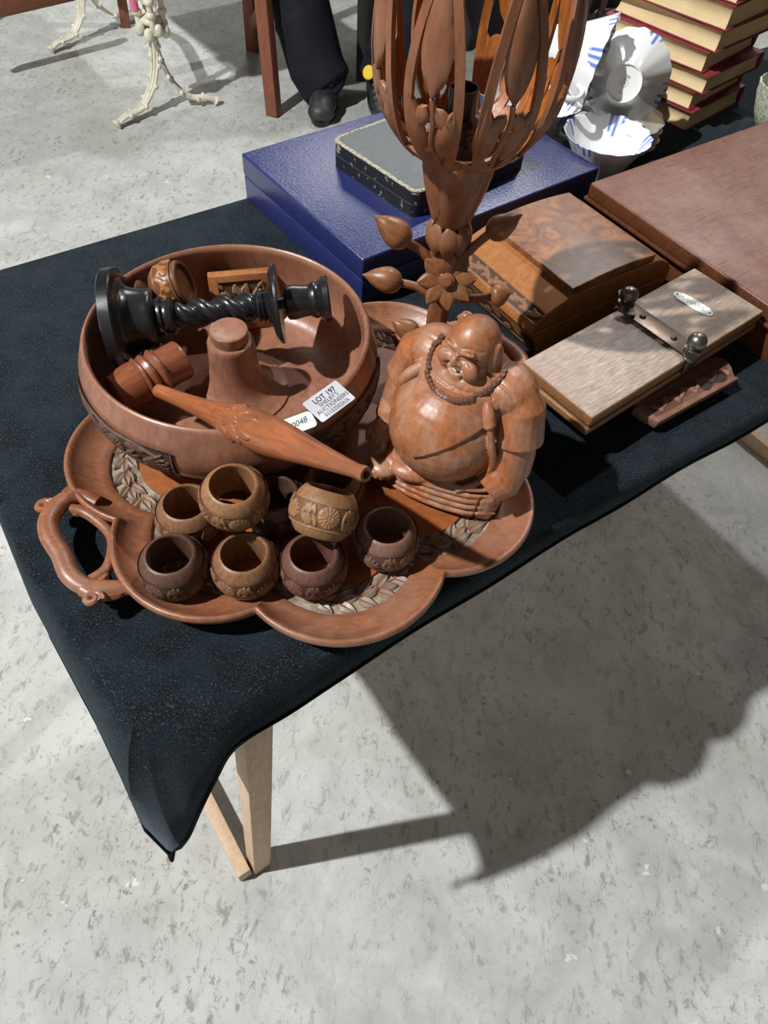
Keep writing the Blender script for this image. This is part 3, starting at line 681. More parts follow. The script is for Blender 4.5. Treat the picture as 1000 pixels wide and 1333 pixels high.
def rp(px, py, z=RZc): return P(px, py, z)
ring(T(*rp(226, 738)) @ RZ(0.4), 'dark', 'dark brown napkin ring at the front left, nearest the tray handle', 1)
ring(T(*rp(320, 736)) @ RZ(1.4), 'brown', 'mid brown napkin ring in the front row, middle of three', 2)
ring(T(*rp(408, 736)) @ RZ(2.1), 'plum', 'reddish plum napkin ring in the front row under the tilted one', 3)
ring(T(*rp(503, 701)) @ RZ(0.9), 'umber', 'greyish brown napkin ring standing alone nearest the figurine', 4)
ring(T(*rp(246, 671)) @ RZ(2.9), 'brown', 'two-tone napkin ring behind the front left one, mouth half covered', 5)
ring(T(-0.087, 0.3425, RZc), 'dark', 'dark napkin ring hidden behind the topmost tan one', 6)
ring(T(-0.044, 0.3655, RZc), 'tan', 'tan napkin ring beneath the tip of the mallet handle', 7)
ring(T(*P(305, 647, RZc+0.0362)) @ RX(0.10) @ RY(0.06) @ RZ(0.5), 'tan', 'pale tan napkin ring on top of the left group', 8)
hx = P(422, 666, RZc+0.0350)
ring(T(*hx) @ RZ(-0.12) @ RX(-0.80) @ RY(0.10) @ RZ(-1.0), 'tan', 'tan napkin ring tilted on its side showing a carved flower', 9)

# ------------------------------------------------------------------ laughing Buddha figurine
def remesh(g, voxel, smooth=2):
    me = bpy.data.meshes.new('tmp'); me.from_pydata(g[0], [], g[1]); o = bpy.data.objects.new('tmp', me); COL.objects.link(o)
    m = o.modifiers.new('r', 'REMESH'); m.mode = 'VOXEL'; m.voxel_size = voxel
    if smooth: q = o.modifiers.new('s', 'SMOOTH'); q.factor = 0.5; q.iterations = smooth
    dg = bpy.context.evaluated_depsgraph_get(); r = bpy.data.meshes.new_from_object(o.evaluated_get(dg))
    bpy.data.objects.remove(o); bpy.data.meshes.remove(me); return r
def sleeve(pts, rads): return tube(pts, rads, 20)
BM = T(0.052, 0.409, FZ) @ RZ(R_(-20)) @ S(0.98, 0.98, 0.98)
TW = RZ(R_(-15)); HW = RZ(R_(-20)); HS = 0.88; H0 = T(0.003, 0.004, 0.172*(1-HS)-0.003) @ S(HS, HS, HS)
lapbase = prism([(-0.050, -0.034), (-0.030, -0.040), (0.0, -0.043), (0.030, -0.042), (0.052, -0.036), (0.056, -0.012), (0.055, 0.016), (0.046, 0.034), (0.02, 0.040), (-0.02, 0.040), (-0.044, 0.034), (-0.052, 0.012), (-0.054, -0.012)], 0.0, 0.030, 0.004)
geo = [lapbase, ell((0, -0.006, 0.030), (0.052, 0.038, 0.012))]
for k in range(5):                                                # robe folds sweeping over the lap
    pts = []
    for i in range(13):
        t = i/12; x = -0.046+0.101*t; z = 0.006+0.0052*k+0.010*math.sin(t*PI*0.55)*(0.4+0.15*k); y = -0.0400-0.0050*math.sin(PI*t)+0.0010*k+max(0, 0.004-0.02*t)+max(0, t-0.78)*0.035
        pts.append((x, y, z))
    geo.append(tube(pts, [0.0014+0.0016*math.sin(PI*i/12) for i in range(13)], 8))
geo += [ell((-0.020, -0.036, 0.030), (0.020, 0.012, 0.008), RZ(0.2))]
torso = [ell((-0.002, -0.010, 0.070), (0.0485, 0.049, 0.047), None, 32, 20), ell((0, 0.006, 0.106), (0.043, 0.034, 0.034), None, 28, 16), ell((0, 0.014, 0.07), (0.050, 0.034, 0.052), None, 28, 16), ell((0, -0.002, 0.121), (0.024, 0.022, 0.010))]
for sd in (-1, 1):
    torso += [ell((sd*0.033, 0.010, 0.116), (0.024, 0.023, 0.019)),
              sleeve([(sd*0.040, 0.010, 0.120), (sd*0.048, 0.008, 0.108), (sd*0.0505, 0.006, 0.090), (sd*0.0530, 0.004, 0.0795)], [0.014, 0.0185, 0.0205, 0.0212]),
              sleeve([(sd*0.0505, 0.004, 0.082), (sd*0.0525, 0.002, 0.068), (sd*0.0525, -0.001, 0.0515)], [0.0178, 0.0192, 0.0208]),
              sleeve([(sd*0.0545, -0.003, 0.054), (sd*0.0525, -0.008, 0.044), (sd*0.047, -0.018, 0.036)], [0.0178, 0.0205, 0.0165]),
              tube(curve([(sd*0.024, -0.008, 0.122), (sd*0.0375, -0.020, 0.108), (sd*0.0445, -0.022, 0.090), (sd*0.0485, -0.020, 0.068), (sd*0.044, -0.024, 0.046), (sd*0.030, -0.036, 0.033)], 5), 0.0030, 8)]
torso += [ell((-0.054, -0.026, 0.038), (0.012, 0.014, 0.012))]
for k in range(4): torso.append(tube([(-0.062+0.005*k, -0.030, 0.043-0.001*k), (-0.061+0.005*k, -0.039, 0.040-0.001*k), (-0.059+0.005*k, -0.042, 0.033)], [0.0032, 0.0030, 0.0024], 8))
foot = [ell((-0.047, -0.034, 0.021), (0.015, 0.014, 0.0075), RZ(0.7))]
for k in range(5): foot.append(ell((-0.0575+0.0042*k, -0.0462-0.0008*k+0.0005*k*k, 0.021-0.0012*k), (0.0026, 0.0042, 0.0030)))
headg = [ell((0, -0.003, 0.1475), (0.0218, 0.0235, 0.0245), None, 28, 18), ell((0, -0.009, 0.1355), (0.0212, 0.0185, 0.0135), None, 24, 14)]
for sd in (-1, 1):
    headg += [ell((sd*0.0115, -0.0225, 0.1365), (0.0098, 0.0068, 0.0098)), ell((sd*0.0085, -0.0240, 0.1535), (0.0088, 0.0035, 0.0026), RY(-sd*0.28)),
              ell((sd*0.0215, 0.0005, 0.1385), (0.0045, 0.0078, 0.0185)), ell((sd*0.0232, -0.0015, 0.1255), (0.0045, 0.0062, 0.0065)), ell((sd*0.0038, -0.0275, 0.1415), (0.0034, 0.0036, 0.0028))]
headg += [ell((0, -0.0285, 0.1430), (0.0036, 0.0040, 0.0060), RX(-0.25)), ell((0, -0.0222, 0.1255), (0.0095, 0.0075, 0.0060)), ell((0, -0.0262, 0.1298), (0.0072, 0.0030, 0.0018)), ell((0, 0.0, 0.124), (0.016, 0.016, 0.008))]
full = cat(*geo, *foot, *[xf(q, TW) for q in torso], *[xf(q, H0 @ HW) for q in headg])
bme = remesh(full, 0.00095, 3); bme.name = 'body'
n = len(bme.vertices); co = np.empty(n*3, np.float32); bme.vertices.foreach_get('co', co); co = co.reshape(-1, 3).astype(float)
no = np.empty(n*3, np.float32); bme.vertices.foreach_get('normal', no); no = no.reshape(-1, 3).astype(float)
def inv2(p, M_): R = np.array(M_.inverted().to_3x3()); return p @ R.T
tc = inv2(co, TW); hc = inv2((co-np.array([0.003, 0.004, 0.172*(1-HS)-0.003]))/HS, HW); disp = np.zeros(n)
def segd(P2, pts):
    d = np.full(len(P2), 9.0)
    for a, b in zip(pts, pts[1:]):
        a = np.array(a); b = np.array(b); l = b-a; t = np.clip(((P2-a)@l)/(l@l), 0, 1); d = np.minimum(d, np.hypot(*(P2-a-t[:, None]*l).T))
    return d
sm = lambda x: np.clip(x, 0, 1)**2*(3-2*np.clip(x, 0, 1))
fr = (tc[:, 1] < -0.012) & (tc[:, 2] > 0.03) & (tc[:, 2] < 0.122) & (np.abs(tc[:, 0]) < 0.044)
vl = np.where(tc[:, 0] < 0, 0.0715+(-tc[:, 0])*0.62, 0.0715+tc[:, 0]*0.80)               # chest flap with a pointed lower edge
disp += np.where(fr, 0.0022*sm((tc[:, 2]-vl)/0.0014+0.5), 0)
fh = (hc[:, 1] < -0.012) & (hc[:, 2] > 0.118)
P2 = hc[:, [0, 2]]
for sd in (-1, 1):
    for pts, w_, dp in (([(sd*0.0035, 0.1478), (sd*0.009, 0.1492), (sd*0.0155, 0.1468)], 0.0011, 0.0016), ([(sd*0.0045, 0.1455), (sd*0.010, 0.1462), (sd*0.0150, 0.1445)], 0.0008, 0.0009),
                        ([(sd*0.0045, 0.1420), (sd*0.0062, 0.1370), (sd*0.0090, 0.1310), (sd*0.0085, 0.1265)], 0.0010, 0.0016), ([(sd*0.003, 0.1560), (sd*0.010, 0.1575), (sd*0.017, 0.1550)], 0.0009, 0.0008)):
        disp -= np.where(fh, dp*np.exp(-(segd(P2, pts)/w_)**2), 0)
    disp -= np.where(hc[:, 2] > 0.118, 0.0012*np.exp(-(segd(hc[:, [1, 2]], [(-0.0085, 0.153), (-0.009, 0.14), (-0.0075, 0.122)])/0.0010)**2)*(hc[:, 0]*sd > 0.012), 0)
disp -= np.where(fh, 0.0030*np.exp(-(segd(P2, [(-0.0085, 0.1352), (0, 0.1332), (0.0085, 0.1352)])/0.0024)**2), 0)   # open mouth
lf_ = (co[:, 2] < 0.030) & (co[:, 1] < 0)
disp -= np.where(lf_, 0.0016*np.exp(-((co[:, 0]-0.040-0.1*(co[:, 2]-0.015))/0.0011)**2), 0)
ns_ = (tc[:, 2] > 0.105) & (tc[:, 2] < 0.126)
co2 = co+no*disp[:, None]; bme.vertices.foreach_set('co', co2.astype(np.float32).ravel()); bme.shade_smooth(); bme.materials.clear(); bme.materials.append(M['buddha']); bme.update()
bud = thing('seated_figurine', 'carved wooden laughing seated monk figurine with a bare round belly', 'figurine', BM)
body = link('body', bme, bud)
from mathutils.bvhtree import BVHTree
bvh = BVHTree.FromPolygons([tuple(p) for p in co2], [tuple(p.vertices) for p in bme.polygons])
beadm = None
for k in range(31):
    ph = R_(-96+192*k/30); z = 0.1320-0.0150*math.cos(ph)
    dr = (TW @ Vector((math.sin(ph), -math.cos(ph), 0))).normalized(); rr = 0.0285
    tgt = Vector((0, 0, z))+(TW @ Vector((math.sin(ph)*rr, -math.cos(ph)*0.0320+0.001, 0)))
    hit = bvh.ray_cast(tgt+dr*0.05+Vector((0, 0, 0.045)), (-dr*0.05+Vector((0, 0, -0.045))).normalized())
    if hit[0] is None: continue
    side = dr.cross(Vector((0, 0, 1)))
    Mx = frame(hit[0]+hit[1]*0.0008, side, hit[1])
    if beadm is None: b0 = obj('bead', box(0.0042, 0.0042, 0.0036, 0.0009, 2), M['bead'], bud, Mx); beadm = b0.data
    else: link('bead', beadm, bud, Mx)
def onface(x, z, out=0.0):
    o_ = H0 @ HW @ Vector((x, -0.2, z)); d_ = (HW @ Vector((0, 1, 0))); h = bvh.ray_cast(o_, d_); return h[0]+h[1]*out
tpts = [onface(x, 0.1343+0.10*x*x/0.006*0.1, 0.0003) for x in np.linspace(-0.0082, 0.0082, 11)]
tt = obj('teeth', tube(tpts, [0.0010]+[0.0023]*9+[0.0010], 8, sx=0.55, sy=1.0), M['teeth'], bud)
for sd in (-1, 1):
    obj('eye_slit', tube([onface(sd*x, 0.1478+dz, 0.0001) for x, dz in ((0.0042, 0), (0.0075, 0.0010), (0.0108, 0.0008), (0.0146, -0.0008))], [0.0003, 0.0006, 0.0006, 0.0003], 6), M['crease'], bud)

# ------------------------------------------------------------------ lotus lamp
LB = Vector((0.033, 0.538))
lm = thing('lotus_lamp', 'tall carved wooden lotus-flower lamp with openwork petals and side buds', 'lamp', T(LB.x, LB.y, FZ))
def lz(z): return z-FZ
def twotone(o):
    o.data.materials.append(M['lamp_in'])
    for p in o.data.polygons:
        c = p.center
        if math.hypot(c.x, c.y)-float(np.interp(c.z, [q[1]-FZ for q in PRF], [q[0] for q in PRF])) < -0.0010: p.material_index = 1
    return o
obj('foot', lathe([(0, 0), (0.021, 0), (0.0225, 0.003), (0.021, 0.007), (0.0165, 0.012), (0.0115, 0.020), (0, 0.020)], 32), M['lamp'], lm)
obj('stem', lathe([(0, 0.015)]+smoothprof([(0.0110, 0.018), (0.0095, 0.035), (0.0092, 0.08), (0.0100, 0.105), (0.0098, 0.13), (0.0100, lz(0.874))], 6)+[(0, lz(0.874))], 24, lambda r, z, a: (r*(1+0.07*math.cos(6*a+z*20)), z)), M['lamp'], lm)
PRF = smoothprof([(0.0285, 0.930), (0.0415, 0.938), (0.0530, 0.951), (0.0620, 0.970), (0.0665, 0.992), (0.0668, 1.014), (0.0645, 1.036), (0.0605, 1.056), (0.0560, 1.073)], 8)
def prf(t):
    i = t*(len(PRF)-1); k = min(int(i), len(PRF)-2); f = i-k; return PRF[k][0]*(1-f)+PRF[k+1][0]*f, PRF[k][1]*(1-f)+PRF[k+1][1]*f
def pp(phi, t, out=0.0): r, z = prf(t); r += out; return Vector((r*math.cos(phi), r*math.sin(phi), lz(z)))
def pmat(phi, t, ang=0.0, out=0.0):
    p = pp(phi, t, out); d = (pp(phi, min(1, t+0.02))-pp(phi, max(0, t-0.02))).normalized(); x = Vector((math.sin(phi), -math.cos(phi), 0)); nrm = x.cross(d)
    if nrm.dot(Vector((math.cos(phi), math.sin(phi), 0))) < 0: nrm = -nrm; x = -x
    return Matrix(((x.x, d.x, nrm.x, p.x), (x.y, d.y, nrm.y, p.y), (x.z, d.z, nrm.z, p.z), (0, 0, 0, 1))) @ RZ(ang)
wf = lambda t: 0.30*max(0.0, math.sin(PI*min(1, 0.05+0.95*t**0.86)))**0.80
def bend_leaf(phi, t, ang, L, W, H):
    """leaf wrapped on the petal surface"""
    g = leafg(L, W, H, 9, 5); out = []; r0, _ = prf(t); slen = 0.165
    for x, y, z in g[0]:
        X = x*math.cos(ang)-y*math.sin(ang); Y = x*math.sin(ang)+y*math.cos(ang); tt_ = min(1, max(0, t+Y/slen)); r, _ = prf(tt_)
        out.append(pp(phi+X/max(r, 0.02), tt_, z-0.0008))
    return out, g[1]
for k in range(8):
    ph = R_(-90+22.5+45*k)
    V, F = [], []
    for sd in (-1, 1):
        base = len(V); m_ = 44
        for i in range(m_+1):
            t = i/m_; w0 = wf(t); r, _ = prf(t); th = 0.0064/r*0.5*(1.15-0.35*t)
            for w_, o_ in ((w0+th*0.3, 0.0017), (w0+th*0.3, -0.0017), (max(0, w0-th*1.7), -0.0017), (max(0, w0-th*1.7), 0.0017)): V.append(pp(ph+sd*w_, t, o_))
        for i in range(m_):
            for q in range(4): a = base+i*4+q; b = base+i*4+(q+1) % 4; F.append((a, b, b+4, a+4))
        F.append(tuple(base+q for q in range(4))); F.append(tuple(base+m_*4+q for q in range(4)))
    pt = twotone(obj('petal', (V, F), M['lamp'], lm, ang=50))
    for nm, dphi, t, an, L, W, H in (('carved_bud', 0.0, 0.50, 0.0, 0.066, 0.021, 0.0050), ('carved_leaf', 0.05, 0.47, -2.6, 0.020, 0.011, 0.004), ('carved_leaf', -0.05, 0.47, 2.6, 0.020, 0.011, 0.004), ('carved_bud', -0.17, 0.25, 0.12, 0.042, 0.016, 0.0046),
                                     ('carved_bud', 0.10, 0.24, -0.22, 0.040, 0.017, 0.0046), ('carved_leaf', 0.22, 0.30, 0.2, 0.024, 0.010, 0.0035), ('carved_leaf', -0.02, 0.10, 0.75, 0.030, 0.013, 0.0042), ('carved_leaf', 0.04, 0.06, -0.5, 0.032, 0.014, 0.0042), ('carved_leaf', 0.0, 0.02, 0.08, 0.030, 0.020, 0.0040), ('carved_leaf', -0.14, 0.09, 0.1, 0.026, 0.012, 0.0038)):
        twotone(obj(nm, bend_leaf(ph+dphi, t, an, L, W, H), M['lamp'], pt, ang=60))
    twotone(obj('carved_stem', cat(tube(curve([pp(ph, 0.03), pp(ph+0.06, 0.15), pp(ph-0.02, 0.30), pp(ph+0.02, 0.42), pp(ph, 0.50)], 5), 0.0019, 7), tube(curve([pp(ph+0.04, 0.18), pp(ph-0.10, 0.22), pp(ph-0.17, 0.26)], 5), 0.0016, 7)), M['lamp'], pt))
cal = obj('calyx', lathe([(0, lz(0.872)), (0.0115, lz(0.872))]+smoothprof([(0.0135, lz(0.8735)), (0.0165, lz(0.880)), (0.0205, lz(0.893)), (0.0245, lz(0.908)), (0.0275, lz(0.922)), (0.0295, lz(0.934))], 4)+[(0.0300, lz(0.9365)), (0.0275, lz(0.9370)), (0.024, lz(0.928)), (0, lz(0.924))], 40), M['lamp'], lm, ang=50)
def calr(z): return float(np.interp(z, [0.872, 0.880, 0.893, 0.908, 0.922, 0.936], [0.0128, 0.0165, 0.0205, 0.0245, 0.0275, 0.0300]))
for k in range(6):
    ph = R_(-90+60*k); V = []; g = leafg(0.060, 0.026, 0.0013, 12, 7)
    for x, y, z in g[0]:
        zz = 0.8755+y*0.99; r = calr(zz)+z; V.append((r*math.cos(ph+x/calr(0.905)), r*math.sin(ph+x/calr(0.905)), lz(zz)))
    obj('sepal', (V, g[1]), M['lamp'], cal, ang=60)
sl = None
for k in range(8):
    ph = R_(-90+45*k); V = []; g = leafg(0.034, 0.0155, 0.0016, 10, 7)
    for x, y, z in g[0]:
        zz = 0.8775-y*0.92; t = y/0.034; r = 0.0112+0.0068*math.sin(PI*min(1, t*0.85+0.08))+z; V.append((r*math.cos(ph+x/0.0165), r*math.sin(ph+x/0.0165), lz(zz)))
    obj('collar_leaf', (V, g[1]), M['lamp'], lm, ang=60)
for k in range(6):
    ph = R_(-60+60*k); V = []; g = leafg(0.030, 0.013, 0.0013, 8, 5)
    for x, y, z in g[0]:
        zz = 0.853-y; t = y/0.03; r = 0.0102+0.003*math.sin(PI*min(1, t))+z; V.append((r*math.cos(ph+x/0.012), r*math.sin(ph+x/0.012), lz(zz)))
    obj('stem_leaf', (V, g[1]), M['lamp'], lm, ang=60)
fc = PY(582, 364, LB.y-0.0125); fl = Vector((fc.x-LB.x, fc.y-LB.y, lz(fc.z)))
FM = frame(fl, (1, 0, 0), (0.02, -0.90, 0.42))
flw = obj('flower_disc', lathe([(0, -0.004), (0.0085, -0.004), (0.0085, 0.0015), (0.0065, 0.003), (0.0062, 0.0062), (0.0042, 0.0068), (0.0038, 0.0082), (0, 0.0085)], 28), M['lamp'], lm, FM)
fg = leafg(0.0225, 0.0162, 0.0030, 8, 7)
fm_ = None
for k in range(8):
    Mx = RZ(R_(45*k+8)) @ T(0, 0.0035, 0.0) @ RX(0.10)
    if fm_ is None: q = obj('petal', fg, M['bud'], flw, Mx, ang=70); fm_ = q.data
    else: link('petal', fm_, flw, Mx)
budp = [(0, 0)]+smoothprof([(0.0030, 0.0), (0.0085, 0.0035), (0.0118, 0.0105), (0.0112, 0.0175), (0.0075, 0.0265), (0.0030, 0.0330), (0.0004, 0.0372)], 5)+[(0, 0.0375)]
budmesh = None
for (sx, sy, mx, my, bx_, by_, tx, ty) in ((566, 345, 548, 326, 531, 316, 486, 279), (562, 385, 545, 374, 522, 368, 470, 357), (600, 335, 620, 318, 636, 305, 682, 278), (600, 390, 625, 388, 640, 386, 668, 380), (560, 455, 552, 447, 543, 437, 508, 416), (562, 478, 552, 472, 540, 468, 506, 448)):
    q = [PY(a, b, LB.y-0.004) for a, b in ((sx, sy), (mx, my), (bx_, by_), (tx, ty))]; q = [Vector((p.x-LB.x, p.y-LB.y, lz(p.z))) for p in q]
    if q[0].z < 0.02:
        for p in q: p.z += 0.012
    st = obj('bud_stalk', tube(curve([q[0], q[1], q[2]], 5), [0.0042]*5+[0.0036]*6, 10), M['lamp'], lm)
    d = q[3]-q[2]; sc = d.length/0.0375
    Mx = align(q[2]-d.normalized()*0.001, d) @ S(max(sc, 0.85), max(sc, 0.85), sc)
    if budmesh is None: b0 = obj('flower_bud', lathe(budp, 28), M['bud'], st, Mx); budmesh = b0.data
    else: link('flower_bud', budmesh, st, Mx)
sk = obj('bulb_holder', lathe([(0, lz(0.925)), (0.0145, lz(0.925)), (0.0150, lz(0.938)), (0.0138, lz(0.940)), (0.0138, lz(0.943)), (0.0146, lz(0.944)), (0.0146, lz(0.9475)), (0.0138, lz(0.9485)), (0.0138, lz(0.952)), (0.0146, lz(0.953)), (0.0140, lz(0.957)), (0.0110, lz(0.959)), (0.0108, lz(0.975)), (0.0090, lz(0.975)), (0.0088, lz(0.962)), (0, lz(0.962))], 36), M['bakelite'], lm, T(-0.003, 0, 0.0) , ang=35)

# ------------------------------------------------------------------ blue case and black leather case
A_, B_, C_ = Vector((-0.2015, 0.836, 0)), Vector((-0.0473, 0.6418, 0)), Vector((0.221, 0.8704, 0))
e1 = (C_-B_); e2 = (A_-B_); BL, BWd = e1.length, e2.length; bh = 0.0578
BMx = T(*((A_+C_)/2)) @ T(0, 0, TZ) @ RZ(math.atan2(e1.y, e1.x))
bb = thing('blue_case', 'large flat blue leatherette case lying behind the bowl', 'case', BMx)
obj('case_base', box(BL-0.001, BWd-0.001, 0.031, 0.0015, c=(0, 0, 0.0156)), M['blue'], bb)
ld = obj('case_lid', box(BL, BWd, bh-0.0315, 0.0022, 3, c=(0, 0, 0.0315+(bh-0.0315)/2)), M['blue'], bb)
for sx in (-0.25, 0.25):
    obj('clasp', cat(box(0.010, 0.0022, 0.012, 0.0006, c=(sx*BL, -BWd/2-0.0010, 0.033)), tube([(sx*BL-0.004, -BWd/2-0.0026, 0.036), (sx*BL+0.004, -BWd/2-0.0026, 0.036)], 0.0014, 8)), M['gilt'], bb)
a0, b0_, c0_ = Vector((-0.0956, 0.8265, 0)), Vector((0.0038, 0.7255, 0)), Vector((0.1310, 0.8537, 0))
e1 = c0_-b0_; e2 = a0-b0_; L1, L2 = e1.length, e2.length
lc = thing('black_leather_case', 'worn black leather case with scuffed edges lying on the blue case', 'case', T(*((a0+c0_)/2)) @ T(0, 0, TZ+bh+0.0002) @ RZ(math.atan2(e1.y, e1.x)))
def casehalf(name, z0, z1, top):
    bm = bmesh.new(); poly = rrect(L1, L2, 0.010, 5); va = [bm.verts.new((x, y, z0)) for x, y in poly]; vb = [bm.verts.new((x, y, z1)) for x, y in poly]
    bm.faces.new(va[::-1]); ft = bm.faces.new(vb); n = len(poly)
    for i in range(n): bm.faces.new((va[i], va[(i+1) % n], vb[(i+1) % n], vb[i]))
    if top: bmesh.ops.bevel(bm, geom=[e for e in ft.edges], offset=0.0042, segments=3, affect='EDGES', profile=0.5)
    o = obj(name, fromb(bm), M['case'], lc, ang=50); o.data.materials.append(M['case_edge']); o.data.materials.append(M['case_side'])
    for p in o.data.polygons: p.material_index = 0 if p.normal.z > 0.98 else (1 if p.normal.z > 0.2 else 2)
    return o
loop_ = rrect(L1-0.0030, L2-0.0030, 0.009, 5); loop_ = loop_+loop_[:1]
obj('worn_edge', tube([(x, y, 0.0290) for x, y in loop_], 0.0019, 8, cap=False, sx=1.3, sy=0.8), M['case_edge'], lc)
casehalf('case_base', 0.0, 0.0135, False); casehalf('case_lid', 0.0145, 0.030, True)
obj('seam', prism(rrect(L1-0.002, L2-0.002, 0.009, 5), 0.0133, 0.0147), M['case_edge'], lc, smooth=False)

# ------------------------------------------------------------------ burl veneer box
bu = thing('burl_box', 'walnut jewellery box with a burl lid panel and carved side rails', 'box', T(*uv(0.5475, 0.4455, TZ)) @ RZ(TANG))
D = 0.140
def extr(poly, d=D):                                              # section (x,z) pulled along y
    return xf(prism([(x, z) for x, z in poly], -d/2, d/2, 0.0008, 1), Matrix(((1, 0, 0, 0), (0, 0, -1, 0), (0, 1, 0, 0), (0, 0, 0, 1))))
obj('box_body', extr([(-0.075, 0), (0.083, 0), (0.088, 0.008), (0.096, 0.028), (0.102, 0.038), (-0.094, 0.038), (-0.088, 0.028), (-0.080, 0.008)]), M['boxwood'], bu, ang=30)
lid = obj('lid', extr([(-0.094, 0.0386), (0.102, 0.0386), (0.101, 0.047), (0.094, 0.056), (0.080, 0.064), (0.070, 0.067), (-0.048, 0.067), (-0.056, 0.0645), (-0.078, 0.057), (-0.093, 0.047)], D-0.002), M['boxwood'], bu, ang=30)
V = [(-0.0485, 0.066), (0.0685, 0.066), (0.0685, 0.0735)]+[(0.0685-0.117*t, 0.0735+0.0035*math.sin(PI*t)) for t in np.linspace(0.08, 0.92, 12)]+[(-0.0485, 0.0735)]
obj('burl_panel', extr(V, D-0.006), M['burl'], lid, ang=30)
def railsurf(x, y):
    p0, p1 = Vector((-0.0925, 0, 0.0478)), Vector((-0.079, 0, 0.0568)); q = p0.lerp(p1, y); nn = Vector((-0.55, 0, 0.83)); q.y = x; return q+nn*0.0004, nn
rl2 = Relief()
for k in range(9):
    x = -0.066+0.0150*k; sg = 1 if k % 2 else -1
    rl2.leaf(x, 0.008-sg*0.003, 0.5*sg, 0.014, 0.006).leaf(x+0.004, 0.008+sg*0.002, -0.7*sg, 0.010, 0.005).rosette(x+0.012, 0.008+sg*0.003, 0.0032, 6)
robj('carved_rail', strip(rl2, -0.068, 0.068, 0.0005, 0.0155, 150, 24, lambda x, y: railsurf(x, y/0.016), 0.0013, 0.0008), M['boxcarve'], lid)
rl3 = Relief()
for k in range(8): rl3.leaf(-0.064+0.016*k, 0.008, 0.5*(1 if k % 2 else -1), 0.015, 0.008)
robj('carved_frieze', strip(rl3, -0.068, 0.068, 0.001, 0.016, 120, 20, lambda x, y: ((-0.0805-0.008*y/0.016, x, 0.009+y*1.15), (-0.93, 0, -0.36)), 0.0012, 0.0008), M['boxcarve'], bu)

# ------------------------------------------------------------------ wooden press
pa, pb, pc, pd = P(683, 470, 0.757), P(768, 545, 0.757), P(992, 408, 0.757), P(908, 345, 0.757)
ex = ((pc-pb)+(pd-pa)).normalized(); PLn = ((pc-pb).length+(pd-pa).length)/2; PWd = ((pa-pb).length+(pd-pc).length)/2
pr_ = thing('wooden_press', 'wooden press of two boards joined by a metal strap with ball-headed wing nuts', 'press', T(*((pa+pb+pc+pd)/4)) @ T(0, 0, -0.757+0.7335) @ RZ(math.atan2(ex.y, ex.x)))
for nm, z0_, sh, mt in (('lower_board', 0.0, 0.0, 'press_edge'), ('upper_board', 0.0112, 0.0, 'press')):
    o = obj(nm, box(PLn, PWd, 0.0122 if nm[0] == 'u' else 0.0085, 0.0022, 3, c=(0, 0, z0_+(0.0061 if nm[0] == 'u' else 0.00425))), M[mt], pr_)
    if nm[0] == 'u':
        o.data.materials.append(M['press_edge'])
        for p in o.data.polygons: p.material_index = 0 if p.normal.z > 0.9 else 1
obj('packing', box(PLn-0.012, PWd-0.010, 0.0030, c=(0, 0, 0.0098)), M['press_edge'], pr_)
sx0 = (P(852, 428, 0.757)-(pa+pb+pc+pd)/4).dot(ex)
ztop = 0.0234
stp = obj('metal_strap', cat(box(0.0215, PWd+0.004, 0.0016, 0.0005, c=(sx0, 0, ztop+0.0030)), box(0.0215, 0.0016, 0.018, 0.0004, c=(sx0, -PWd/2-0.0016, ztop-0.0075)), box(0.0215, 0.0016, 0.018, 0.0004, c=(sx0, PWd/2+0.0016, ztop-0.0075))), M['strap'], pr_)
for sy in (-0.19, 0.19): obj('rivet', lathe([(0.0034, 0), (0.0032, 0.001), (0.0018, 0.0020), (0, 0.0023)], 16), M['strap'], stp, T(sx0, sy*PWd*1.15, ztop+0.0037))
for k_, (sy, rz_) in enumerate(((-0.47, 0.35), (0.47, 0.95))):
    wn = obj('wing_nut', cat(lathe([(0, 0), (0.0085, 0), (0.0085, 0.0035), (0.006, 0.005), (0, 0.005)], 24), xf(prism([(0.020*math.cos(a), (0.0088*abs(math.sin(a))**0.8+0.0006)*(1 if math.sin(a) >= 0 else -1)*(0.62+0.38*abs(math.cos(a))**2)) for a in np.linspace(0, 2*PI, 37)[:-1]], 0.0012, 0.0034, 0.0005, 1), RX(0.14))), M['steel'], pr_, T(sx0, sy*PWd, ztop+0.0038) @ RZ(rz_))
    obj('ball_knob', lathe([(0, 0.0035), (0.0050, 0.0035)]+[(0.0090*math.sin(a), 0.0115-0.0085*math.cos(a)) for a in np.linspace(0.6, PI, 14)][:-1]+[(0, 0.0200)], 28), M['steel'], wn)
q0, q1 = P(877, 381, 0.757), P(928, 411, 0.757); qd = q1-q0; qc = (q0+q1)/2-(pa+pb+pc+pd)/4; ey = Vector((-ex.y, ex.x, 0))
pq = obj('maker_plaque', prism([(-0.0225, 0.0022), (-0.0205, 0.0040), (-0.018, 0.0042), (-0.0165, 0.0062), (-0.008, 0.0072), (0, 0.0076), (0.008, 0.0072), (0.0165, 0.0062), (0.018, 0.0042), (0.0205, 0.0040), (0.0225, 0.0022), (0.0225, -0.0022), (0.0205, -0.0040), (0.018, -0.0042), (0.0165, -0.0066), (-0.0165, -0.0066), (-0.018, -0.0042), (-0.0205, -0.0040), (-0.0225, -0.0022)], 0, 0.0008), M['plaque'], pr_, T(qc.dot(ex), qc.dot(ey), ztop+0.0001) @ RZ(math.atan2(qd.dot(ey), qd.dot(ex))), smooth=False)
for sx in (-1, 1): obj('screw', lathe([(0.0014, 0), (0.0012, 0.0005), (0, 0.0006)], 12), M['strap'], pq, T(sx*0.0192, 0, 0.0008))
scr = [(-0.0135+0.0009*i, 0.0022*math.sin(i*1.25)*(1 if i % 7 else 1.7), 0.0009) for i in range(31)]
